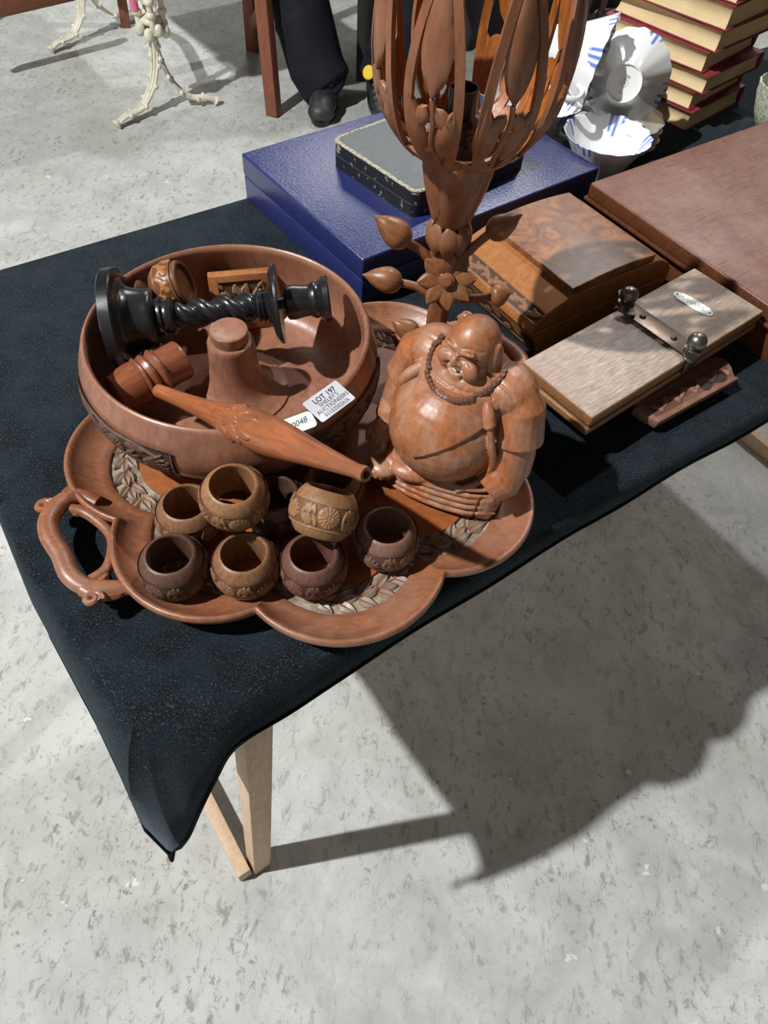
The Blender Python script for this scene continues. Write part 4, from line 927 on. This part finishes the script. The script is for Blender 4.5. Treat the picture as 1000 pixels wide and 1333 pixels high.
obj('script_lettering', tube(curve(scr, 4), 0.00022, 4), M['ink_soft'], pq)

# ------------------------------------------------------------------ carved bracket, mahogany box
br = P(858, 550, 0.718); bd = P(963, 492, 0.718); bxd = (bd-br).normalized(); bw = (bd-br).length
CM = frame(br, bxd, (0.15*0.61, -0.15*0.792, 1))
cb = thing('carved_bracket', 'pale carved wooden bracket end poking out from under the press', 'bracket', CM)
obj('panel', prism([(0, 0), (bw, 0), (bw-0.003, 0.005), (bw-0.0005+0.004, 0.014), (bw+0.0065, 0.025), (bw-0.004, 0.034), (0.004, 0.034), (-0.009, 0.024), (-0.006, 0.012)], -0.010, 0.0, 0.0012), M['tip'], cb, ang=30)
rl = Relief()
for k in range(9):
    x = 0.006+0.0120*k; sg = 1 if k % 2 else -1
    rl.leaf(x, 0.0145-0.003*sg, 0.55*sg, 0.012, 0.0048).leaf(x+0.005, 0.0145, PI/2*sg-0.5*sg, 0.0075, 0.0036).rosette(x+0.009, 0.0145+0.003*sg, 0.0026, 6)
    rl.stem([(x-0.003, 0.0145-0.005*sg), (x+0.003, 0.0145), (x+0.009, 0.0145+0.005*sg)], 0.0008)
robj('carving', strip(rl, 0.002, bw-0.002, 0.0055, 0.0235, 110, 26, lambda x, y: ((x, y, 0.0002), (0, 0, 1)), 0.0013), M['tipc'], cb)
mb = thing('mahogany_box', 'large reddish brown wooden box with a scuffed top at the right of the table', 'box', T(*uv(0.673+0.33, 0.345, TZ)) @ RZ(TANG))
obj('box_body', box(0.652, 0.368, 0.042, 0.0015, c=(0.004, 0, 0.0211)), M['mahog_side'], mb)
lo = obj('box_lid', box(0.66, 0.376, 0.0178, 0.003, 3, c=(0, 0, 0.0421+0.0089)), M['mahog_side'], mb); lo.data.materials.append(M['mahog'])
for p in lo.data.polygons: p.material_index = 1 if p.normal.z > 0.7 else 0
obj('moulding', box(0.664, 0.38, 0.004, 0.0015, c=(0, 0, 0.0405)), M['mahog_side'], mb)

# ------------------------------------------------------------------ china
CH = 0.066
def cuprad(t): return 0.0215+0.0335*(t**1.35)*0.75+0.0335*0.25*t
def make_cup_mesh():
    seg, rows = 160, 30; V, F, A = [], [], []
    ro = random.Random(3)
    cl_ = [(0.55, 0.30), (1.9, 0.22), (3.3, 0.30), (4.6, 0.24), (5.5, 0.2)]; hh = [ro.random() for _ in range(seg)]
    def pr(a, t, i):
        for c, wd in cl_:
            d = abs((a-c+PI) % (2*PI)-PI)
            if d < wd and (i//2) % 2 == 0: return 1.0 if t > 0.66+0.24*hh[i//2]+0.25*(d/wd)**2*0.6 else 0.0
        return 0.0
    prof = [(1.0, t, 0) for t in np.linspace(0, 1, rows)]
    rowsl = []
    for side in (0, 1):
        ts = np.linspace(0, 1, rows) if side == 0 else np.linspace(1, 0.03, rows)
        for t in ts:
            row = []
            for i in range(seg):
                a = 2*PI*i/seg; r = cuprad(t)*(1+0.013*t*math.cos(16*a)); z = CH*t+0.0007*t*t*math.cos(16*a)
                if side: r -= 0.0016
                row.append(len(V)); V.append((r*math.cos(a), r*math.sin(a), max(z, 0.003 if side else 0.0))); A.append(pr(a, t, i))
            rowsl.append(row)
    for X, Y in zip(rowsl, rowsl[1:]):
        for i in range(seg): j = (i+1) % seg; F.append((X[i], X[j], Y[j], Y[i]))
    c = len(V); V.append((0, 0, 0.003)); A.append(0); last = rowsl[-1]
    for i in range(seg): F.append((last[i], last[(i+1) % seg], c))
    c = len(V); V.append((0, 0, 0.0015)); A.append(0); fst = rowsl[0]
    for i in range(seg): F.append((fst[(i+1) % seg], fst[i], c))
    me = bpy.data.meshes.new('cup_body'); me.from_pydata(V, [], F); me.shade_smooth(); me.set_sharp_from_angle(angle=R_(60)); me.materials.append(M['china'])
    a_ = me.attributes.new('print', 'FLOAT', 'POINT'); a_.data.foreach_set('value', np.array(A, np.float32)); return me
cupme = make_cup_mesh()
hcv = curve([(0.030, 0, 0.024), (0.046, 0, 0.020), (0.064, 0, 0.030), (0.071, 0, 0.047), (0.064, 0, 0.060), (0.052, 0, 0.060), (0.045, 0, 0.052)], 6)
hme = None
def teacup(label, Mx, mark=False):
    global hme
    t = thing('teacup', label, 'teacup', Mx, 'fluted white and blue teacups')
    link('cup_body', cupme, t)
    if hme is None: q = obj('cup_handle', tube(hcv, 0.0034, 10, sx=1.2), M['china_plain'], t); hme = q.data
    else: link('cup_handle', hme, t)
    ft = obj('foot_ring', lathe([(0.0195, 0.0015), (0.0200, -0.0018), (0.0215, -0.0022), (0.0225, 0.0), (0.0222, 0.003)], 40), M['china_plain'], t)
    if mark:
        FX = Matrix.Rotation(PI, 4, 'X')
        obj('maker_mark', cat(*[box(0.0012, 0.0006, 0.0003, c=(0.0042*math.cos(a), 0.0042*math.sin(a), 0.0008)) for a in np.linspace(0, 2*PI, 15)[:-1]], box(0.006, 0.0008, 0.0003, c=(0, 0.0070, 0.0008)), box(0.004, 0.0012, 0.0003, c=(0, 0.0084, 0.0008)), box(0.0020, 0.0020, 0.0003, c=(0, 0, 0.0008))), M['ink_soft'], t, RZ(mark))
        obj('blue_mark', cat(box(0.004, 0.0007, 0.0003, c=(-0.003, -0.0105, 0.0008)), box(0.0007, 0.003, 0.0003, c=(-0.002, -0.0105, 0.0008))), M['blueink'], t, RZ(mark))
    return t
k1 = P(791, 177, 0.765)
teacup('open blue-edged white teacup standing nearest, beside the blue case corner', T(k1.x, k1.y, TZ+0.0022) @ RZ(R_(40)))
k2 = P(706, 130, 0.765)
teacup('upright white teacup half hidden behind the lamp, handle showing', T(k2.x, k2.y, TZ+0.0022) @ RZ(R_(-10)))
SC = P(806, 152, 0.735)
for k in range(7):
    s_ = tag(obj('saucer', lathe([(0, 0.0), (0.022, 0.0), (0.024, 0.0012), (0.040, 0.0035), (0.060, 0.0085), (0.0612, 0.0095), (0.059, 0.0098), (0.040, 0.0052), (0.024, 0.0032), (0, 0.003)], 96, lambda r, z, a: (r*(1+(0.022*math.cos(12*a) if r > 0.05 else 0)), z)), M['china_plain'], M=T(SC.x+0.0015*math.sin(k*2.1), SC.y+0.0015*math.cos(k*1.7), TZ+0.0002+0.0048*k) @ RZ(0.3*k)), 'fluted white saucer in the stack below the tipped cups, '+['at the very bottom', 'second from the bottom', 'third from the bottom', 'in the middle', 'third from the top', 'second from the top', 'on the very top'][k], 'saucer', 'stacked white saucers')
STOP = TZ+0.0048*6+0.0100
c3 = P(813, 108, 0.806); ax3 = Vector((0.25, 0.93, -0.25)).normalized()
teacup('white teacup tipped with its marked base facing the viewer', align(c3, ax3, (0, 0, 1)) @ RZ(R_(5)), 0.3)
m4 = P(779, 80, 0.820); ax4 = Vector((0.93, -0.30, -0.12)).normalized()
teacup('white teacup lying on its side behind the marked one', align(m4-ax4*CH*0.95, ax4, (0, 0, 1)) @ RZ(R_(200)))
teacup('white teacup behind the tipped ones, against the books', T(0.276, 1.142, TZ+0.0022) @ RZ(R_(100)))

# ------------------------------------------------------------------ books
bc = Vector((0.3927, 1.1108)); tops = [0.7273, 0.7523, 0.7765, 0.8033, 0.8304, 0.860, 0.889]; z = TZ+0.0003
nm = ['at the bottom of the stack', 'second from the bottom of the stack', 'third from the bottom of the stack', 'fourth from the bottom of the stack', 'third from the top of the stack', 'second from the top of the stack', 'on top of the stack']
for k, zt_ in enumerate(tops):
    th = zt_-z-0.0005; ang = R_(47+[0, 1.5, -1, 2, -1.5, 1, 2][k]); off = [(0, 0), (-0.004, 0.006), (0.004, -0.002), (-0.005, 0.006), (0.002, 0.003), (0.004, 0.001), (0.006, 0.004)][k]
    W_, L_ = 0.150, 0.172+0.004*(k % 3)
    bk = thing('book', 'old red cloth-bound book with yellowed pages, '+nm[k], 'book', T(bc.x+off[0], bc.y+off[1], z) @ RZ(ang), 'stack of old red books')
    obj('back_cover', box(W_, L_, 0.0018, 0.0006, 1, c=(W_/2, L_/2, 0.0009)), M['bookcloth'], bk); obj('front_cover', box(W_, L_, 0.0018, 0.0006, 1, c=(W_/2, L_/2, th-0.0009)), M['bookcloth'], bk)
    obj('spine', xf(tube([(W_-0.001, y, th/2) for y in (0, L_/2, L_)], th/2, 16, sx=1.0, sy=0.30, up=(1, 0, 0)), Matrix()), M['bookcloth'], bk)
    V, F = [], []
    for i, xx in enumerate((0.0035, W_-0.003)):
        for y in (0.003, L_-0.003):
            for q in range(5):
                t = q/4; V.append((xx+(0.006*math.sin(PI*t)-0.002 if i == 0 else 0), y+(0.002*math.sin(PI*t)*(1 if y < 0.1 else -1)), 0.0017+(th-0.0034)*t))
    F = [(0, 1, 2, 3, 4, 9, 8, 7, 6, 5)]
    F = []
    for q in range(4): F += [(q, q+1, 6+q, 5+q), (10+q, 15+q, 16+q, 11+q), (q, 10+q, 11+q, q+1), (5+q, 6+q, 16+q, 15+q)]
    F += [(0, 5, 15, 10), (4, 14, 19, 9)]
    obj('page_block', (V, F), M['pages'], bk, ang=40)
    z = zt_
tag(obj('textured_pot', lathe([(0, 0), (0.022, 0), (0.026, 0.003), (0.034, 0.020), (0.041, 0.042), (0.044, 0.060), (0.041, 0.060), (0.036, 0.035), (0.02, 0.006), (0, 0.005)], 72, lambda r, z, a: (r*(1+0.02*math.sin(18*a)*math.sin(z*700)), z)), M['lacewhite'], M=T(0.530, 1.150, TZ)), 'cream mottled textured pot beside the books at the right edge', 'pot')

# ------------------------------------------------------------------ white cast-iron table
hub = Vector((-0.86, 2.52, 0)); hub.z = zat(190, 40, hub)
it = thing('iron_table', 'white painted ornate cast-iron table with curved legs', 'table', T(hub.x, hub.y, 0))
hub2 = Vector((-1.26, 3.02, 0)); hub2.z = hub.z
def ironleg(hb_, ft, bow):
    a = Vector((hb_.x, hb_.y, hb_.z)); f = Vector(ft); d = Vector((f.x-a.x, f.y-a.y, 0)); h = a.z
    pts = curve([a, a+d*0.03-Vector((0, 0, h*0.20)), a+d*0.09-Vector((0, 0, h*0.45)), a+d*0.22-Vector((0, 0, h*0.68)), a+d*0.48-Vector((0, 0, h*0.87)), Vector((f.x-d.x*0.22, f.y-d.y*0.22, 0.026)), Vector((f.x-d.x*0.06, f.y-d.y*0.06, 0.016)), Vector((f.x, f.y, 0.010))], 6)
    pts = [p-Vector((hub.x, hub.y, 0)) for p in pts]; n = len(pts)
    side = d.normalized().cross(Vector((0, 0, 1)))
    wd = [0.017*(1-0.75*i/n) for i in range(n)]
    gs = [tube([p+side*w_ for p, w_ in zip(pts[:-3], wd)], 0.0055, 8), tube([p-side*w_ for p, w_ in zip(pts[:-3], wd)], 0.0055, 8), tube(pts, [0.0055]*(n-10)+[0.006, 0.007, 0.008, 0.010, 0.013, 0.0155, 0.0165, 0.0165, 0.014, 0.008], 10)]
    for k in range(3, n-10, 6): gs.append(ell(pts[k]+side*(wd[k]+0.007), (0.0075, 0.0075, 0.0085), None, 10, 8)); gs.append(ell(pts[k+2]-side*(wd[k]+0.007), (0.0075, 0.0075, 0.0085), None, 10, 8))
    return cat(*gs)
for hb_, ft in ((hub, P(152, 168, 0)), (hub, P(284, 136, 0)), (hub2, P(66, 70, 0)), (hub2, Vector((-1.10, 3.28, 0)))):
    lg = obj('leg', ironleg(hb_, ft, 1), M['iron'], it)
for hb_ in (hub, hub2):
    o = hb_-Vector((hub.x, hub.y, 0)); gs = []
    for i in range(8): a = i*PI/4; gs.append(ell(o+Vector((0.040*math.cos(a), 0.040*math.sin(a), 0.012*(i % 2))), (0.016, 0.016, 0.020), None, 12, 8))
    gs += [ell(o+Vector((0, 0, 0.03)), (0.035, 0.035, 0.016)), ell(o-Vector((0, 0, 0.035)), (0.014, 0.014, 0.026))]
    obj('hub', cat(*gs), M['iron'], it)
    for i in range(4):
        a = i*PI/2+0.4; p0 = o+Vector((0.036*math.cos(a), 0.036*math.sin(a), 0.0)); p1 = Vector((o.x+0.05*math.cos(a), o.y+0.05*math.sin(a), 0.68)); gs = [tube([p0, p1], 0.010, 10)]
        for q in (0.12, 0.2, 0.5, 0.8): gs.append(ell(p0.lerp(p1, q), (0.016, 0.016, 0.012), None, 12, 8))
        r_ = obj('rod', cat(*gs), M['iron'], it)
    if hb_ is hub: obj('painted_band', tube([o+Vector((-0.036, -0.020, 0.06)), o+Vector((-0.037, -0.021, 0.10))], 0.0125, 12), M['pink'], it)
o2 = hub2-hub; o2.z = 0
obj('stretcher', cat(*[tube(curve([Vector((sx, 0, hub.z)), o2*0.3+Vector((sx, 0, hub.z+0.07)), o2*0.5+Vector((sx, 0, hub.z+0.10)), o2*0.7+Vector((sx, 0, hub.z+0.07)), o2+Vector((sx, 0, hub.z))], 6), 0.009, 8) for sx in (-0.012, 0.012)]), M['iron'], it)
obj('tabletop', xf(prism(rrect(0.95, 0.5, 0.05), 0.68, 0.70, 0.004), T(o2.x/2, o2.y/2, 0) @ RZ(math.atan2(o2.y, o2.x))), M['iron'], it)

# ------------------------------------------------------------------ brown timber trestles
def post(a, b, w_=0.044, d_=0.036, name='leg', parent=None, base=None, yaw=0.35):
    a = Vector(a)-base; b = Vector(b)-base; L = (b-a).length
    obj(name, box(w_, d_, L, 0.002, c=(0, 0, L/2)), M['brownpaint'], parent, align(a, b-a, (math.cos(yaw), math.sin(yaw), 0)))
p1, p2 = P(357, 150, 0), P(330, 66, 0); bs = Vector((p1.x, p1.y, 0))
t1 = Vector((p1.x-0.055, p1.y+0.16, 0.72)); t2 = Vector((p2.x+0.03, p2.y-0.10, 0.72))
bt = thing('brown_trestle', 'brown stained wooden trestle standing beside the person', 'trestle', T(*bs))
post(p1, t1, parent=bt, base=bs, yaw=1.2); post(p2, t2, parent=bt, base=bs, yaw=1.2)
post(p1.lerp(t1, 0.42), p2.lerp(t2, 0.12), 0.03, 0.02, 'brace', bt, bs, 1.2); post(t1+(t1-t2)*0.3, t2+(t2-t1)*0.3, 0.044, 0.036, 'top_rail', bt, bs)
p3 = P(164, 34, 0); r0, r1 = P(-60, 20, 0.22), P(92, -14, 0.22); bs = Vector((p3.x, p3.y, 0))
b2 = thing('brown_bench', 'brown wooden bench with a low rail behind the white iron table', 'bench', T(*bs))
post(p3, p3+Vector((0.02, 0.05, 0.70)), parent=b2, base=bs); post(P(-70, 60, 0), P(-70, 60, 0)+Vector((0.02, 0.05, 0.70)), parent=b2, base=bs)
post(r0, r1, 0.06, 0.03, 'low_rail', b2, bs); q0 = P(-70, 60, 0)+Vector((0, 0, 0.71)); post(q0, p3+Vector((0, 0, 0.71)), 0.03, 0.30, 'seat', b2, bs)

# ------------------------------------------------------------------ person standing behind
PB = Vector((-0.27, 2.66, 0))
pe = thing('person', 'person in black trousers and dark work shoes standing beyond the table', 'person', T(*PB))
def pl(px, py, z): return P(px, py, z)-PB
an1 = Vector((-0.055, -0.03, 0.0)); an2 = Vector((0.125, 0.03, 0.0))
hp1, hp2 = Vector((-0.055, 0.20, 0.90)), Vector((0.135, 0.20, 0.90))
kn1, kn2 = Vector((-0.22, 0.12, 0.48)), Vector((0.27, 0.12, 0.48))
body_g = [ell((0.04, 0.20, 0.95), (0.17, 0.12, 0.13)), ell((0.04, 0.20, 1.15), (0.16, 0.11, 0.20)), ell((0.04, 0.20, 1.34), (0.19, 0.11, 0.13)), tube([(0.04, 0.20, 1.42), (0.04, 0.19, 1.54)], 0.055, 14), ell((0.04, 0.17, 1.62), (0.075, 0.095, 0.115)), ell((0.04, 0.075, 1.61), (0.014, 0.022, 0.022)), ell((-0.036, 0.18, 1.61), (0.012, 0.022, 0.03)), ell((0.116, 0.18, 1.61), (0.012, 0.022, 0.03))]
for sd in (-1, 1):
    sh, el_, wr = Vector((0.04+sd*0.19, 0.20, 1.38)), Vector((0.04+sd*0.25, 0.22, 1.10)), Vector((0.04+sd*0.25, 0.12, 0.86))
    body_g += [tube([sh, sh.lerp(el_, 0.5), el_, el_.lerp(wr, 0.5), wr], [0.058, 0.05, 0.043, 0.038, 0.028], 14), ell(wr+Vector((0, -0.02, -0.05)), (0.018, 0.034, 0.048))]
    for q in range(4): f0 = wr+Vector((0, -0.045+0.018*q, -0.085)); body_g.append(tube([f0, f0+Vector((-sd*0.004, 0, -0.035)), f0+Vector((-sd*0.014, 0, -0.062+0.006*abs(q-1))), f0+Vector((-sd*0.026, 0, -0.078+0.006*abs(q-1)))], [0.0095, 0.009, 0.0085, 0.007], 8))
    f0 = wr+Vector((-sd*0.008, -0.045, -0.035)); body_g.append(tube([f0, f0+Vector((-sd*0.008, -0.022, -0.025)), f0+Vector((-sd*0.012, -0.026, -0.052))], [0.011, 0.010, 0.008], 8))
for h_, k_, a_ in ((hp1, kn1, an1), (hp2, kn2, an2)): body_g.append(tube([h_, h_.lerp(k_, 0.5), k_, k_.lerp(a_, 0.5), a_+Vector((0, 0, 0.07))], [0.09, 0.08, 0.058, 0.052, 0.04], 14))
bm_ = remesh(cat(*body_g), 0.011, 2); bm_.shade_smooth(); bm_.materials.clear(); bm_.materials.append(M['skin']); bm_.name = 'body'; link('body', bm_, pe)
jk = [ell((0.04, 0.20, 1.02), (0.185, 0.135, 0.16)), ell((0.04, 0.20, 1.18), (0.18, 0.13, 0.20)), ell((0.04, 0.20, 1.34), (0.205, 0.125, 0.14))]
for sd in (-1, 1):
    sh, el_, wr = Vector((0.04+sd*0.19, 0.20, 1.38)), Vector((0.04+sd*0.25, 0.22, 1.10)), Vector((0.04+sd*0.25, 0.12, 0.88)); jk.append(tube([sh, sh.lerp(el_, 0.5), el_, el_.lerp(wr, 0.5), wr], [0.072, 0.064, 0.057, 0.052, 0.044], 14))
jm = remesh(cat(*jk), 0.012, 2); jm.shade_smooth(); jm.materials.clear(); jm.materials.append(M['jacket']); jm.name = 'jacket'; link('jacket', jm, pe)
hr = remesh(cat(ell((0.04, 0.185, 1.655), (0.082, 0.098, 0.088)), ell((0.04, 0.215, 1.61), (0.08, 0.07, 0.09))), 0.01, 2); hr.shade_smooth(); hr.materials.clear(); hr.materials.append(M['hair']); hr.name = 'hair'; link('hair', hr, pe)
for sx in (-0.03, 0.03): obj('eye', ell((0.04+sx, 0.088, 1.63), (0.012, 0.008, 0.006)), M['ink'], pe)
obj('mouth', ell((0.04, 0.083, 1.565), (0.022, 0.008, 0.005)), M['crease'], pe)
tr = [ell((0.04, 0.20, 0.92), (0.18, 0.13, 0.12))]
for h_, k_, a_ in ((hp1, kn1, an1), (hp2, kn2, an2)):
    tr.append(tube([h_, h_.lerp(k_, 0.5), k_, k_.lerp(a_, 0.45), k_.lerp(a_, 0.78), a_+Vector((0.006, 0.01, 0.055))], [0.112, 0.102, 0.098, 0.097, 0.096, 0.092], 24))
    for q in range(5):
        z_ = 0.08+0.075*q; c = k_.lerp(a_, 1-z_/0.48); aa = 2.2*q+h_.x*10; tr.append(tube([c+Vector((0.088*math.cos(aa+w_), 0.088*math.sin(aa+w_), 0.05*(w_))) for w_ in (-0.8, -0.4, 0, 0.4, 0.8)], [0.006, 0.014, 0.018, 0.014, 0.006], 8))
tm = remesh(cat(*tr), 0.008, 3); tm.shade_smooth(); tm.materials.clear(); tm.materials.append(M['trouser']); tm.name = 'trousers'; link('trousers', tm, pe)
for k_, (a_, toe) in enumerate(((an1, Vector((-0.03, -1, 0))), (an2, Vector((0.25, -1, 0))))):
    d = toe.normalized(); sm_ = remesh(cat(ell(a_+Vector((0, 0, 0.07))+d*0.00, (0.048, 0.055, 0.066)), ell(a_+d*0.075+Vector((0, 0, 0.042)), (0.047, 0.078, 0.042), RZ(math.atan2(d.y, d.x)+PI/2)), ell(a_-d*0.035+Vector((0, 0, 0.035)), (0.042, 0.05, 0.036)), ell(a_+d*0.125+Vector((0, 0, 0.034)), (0.045, 0.038, 0.032), RZ(math.atan2(d.y, d.x)+PI/2))), 0.006, 3)
    for v in sm_.vertices:
        if v.co.z < 0.018: v.co.z = 0.014
    sm_.shade_smooth(); sm_.materials.clear(); sm_.materials.append(M['shoe']); sm_.name = 'shoe'; sh = link('shoe', sm_, pe)
    obj('sole', xf(prism([(0.046*math.cos(t)*(1+0.1*math.sin(t)), 0.128*math.sin(t)+0.035) for t in np.linspace(0, 2*PI, 29)[:-1]], 0.0, 0.018, 0.003), T(a_.x, a_.y, 0) @ RZ(math.atan2(d.y, d.x)-PI/2)), M['bakelite'], sh)
    if k_ == 1:
        obj('yellow_tag', xf(lathe([(0, -0.003), (0.020, -0.003), (0.022, 0), (0.020, 0.003), (0.010, 0.004), (0, 0.002)], 24), align(a_+Vector((-0.035, -0.075, 0.125)), (-0.4, -0.8, 0.45))), M['yellow'], sh)
        obj('laces', cat(*[tube([a_+d*(0.045+0.02*q)+Vector((-0.035, -0.01, 0.098-0.012*q)), a_+d*(0.05+0.02*q)+Vector((0, -0.02, 0.108-0.012*q)), a_+d*(0.045+0.02*q)+Vector((0.035, -0.01, 0.098-0.012*q))], 0.0065, 8) for q in range(5)]), M['lace'], sh)

# ------------------------------------------------------------------ draped table and turned legs far behind
f0, f1 = Vector((0.43, 3.43, 0)), Vector((0.82, 3.78, 0)); fd = (f1-f0).normalized(); fa = f0-fd*0.9; fb = f1+fd*1.2; fn = Vector((-fd.y, fd.x, 0))
V, F = [], []; n = 120; Lf = (fb-fa).length
for i in range(n+1):
    s = i/n; p = fa+(fb-fa)*s
    for q in range(6):
        t = q/5; V.append(tuple(p-fn*(0.018*(1-t)*math.sin(s*95+0.6*math.sin(s*31)))+Vector((0, 0, 0.004+0.716*t))))
for i in range(n):
    for q in range(5): a = i*6+q; F.append((a, a+6, a+7, a+1))
dt = thing('draped_table', 'table covered to the floor with a charcoal grey cloth in the background', 'table', T(0, 0, 0))
obj('cloth_skirt', (V, F), M['darkcloth'], dt, ang=80)
obj('cloth_top', box(Lf, 0.7, 0.02, 0.004, c=(0, 0.35, 0.722)), M['darkcloth'], dt, T(*((fa+fb)/2)) @ RZ(math.atan2(fd.y, fd.x)))
for e_ in (0.002, -0.002): pass
tl_ = [(0.0, 0.0), (0.012, 0.0), (0.020, 0.012), (0.021, 0.024), (0.013, 0.034), (0.012, 0.040), (0.019, 0.050), (0.019, 0.062), (0.012, 0.070), (0.015, 0.10), (0.021, 0.16), (0.023, 0.22), (0.016, 0.30), (0.012, 0.33), (0.020, 0.345), (0.020, 0.36), (0.013, 0.375), (0.02, 0.40), (0.022, 0.66), (0, 0.66)]
g0_ = P(757, 30, 0); st_ = thing('turned_leg_table', 'dark wooden table on slim turned legs in the background', 'table', T(g0_.x, g0_.y, 0))
lme = None
for (x, y) in ((0, 0), (0.062, 0.012), (0.40, 0.36), (0.46, 0.37)):
    if lme is None: q = obj('turned_leg', lathe(tl_, 24), M['darkwood'], st_, T(x, y-0.06, 0)); lme = q.data
    else: link('turned_leg', lme, st_, T(x, y-0.06, 0))
obj('tabletop', xf(prism(rrect(0.62, 0.16, 0.02), 0.66, 0.68, 0.004), T(0.23, 0.13, 0) @ RZ(0.70)), M['darkwood'], st_)
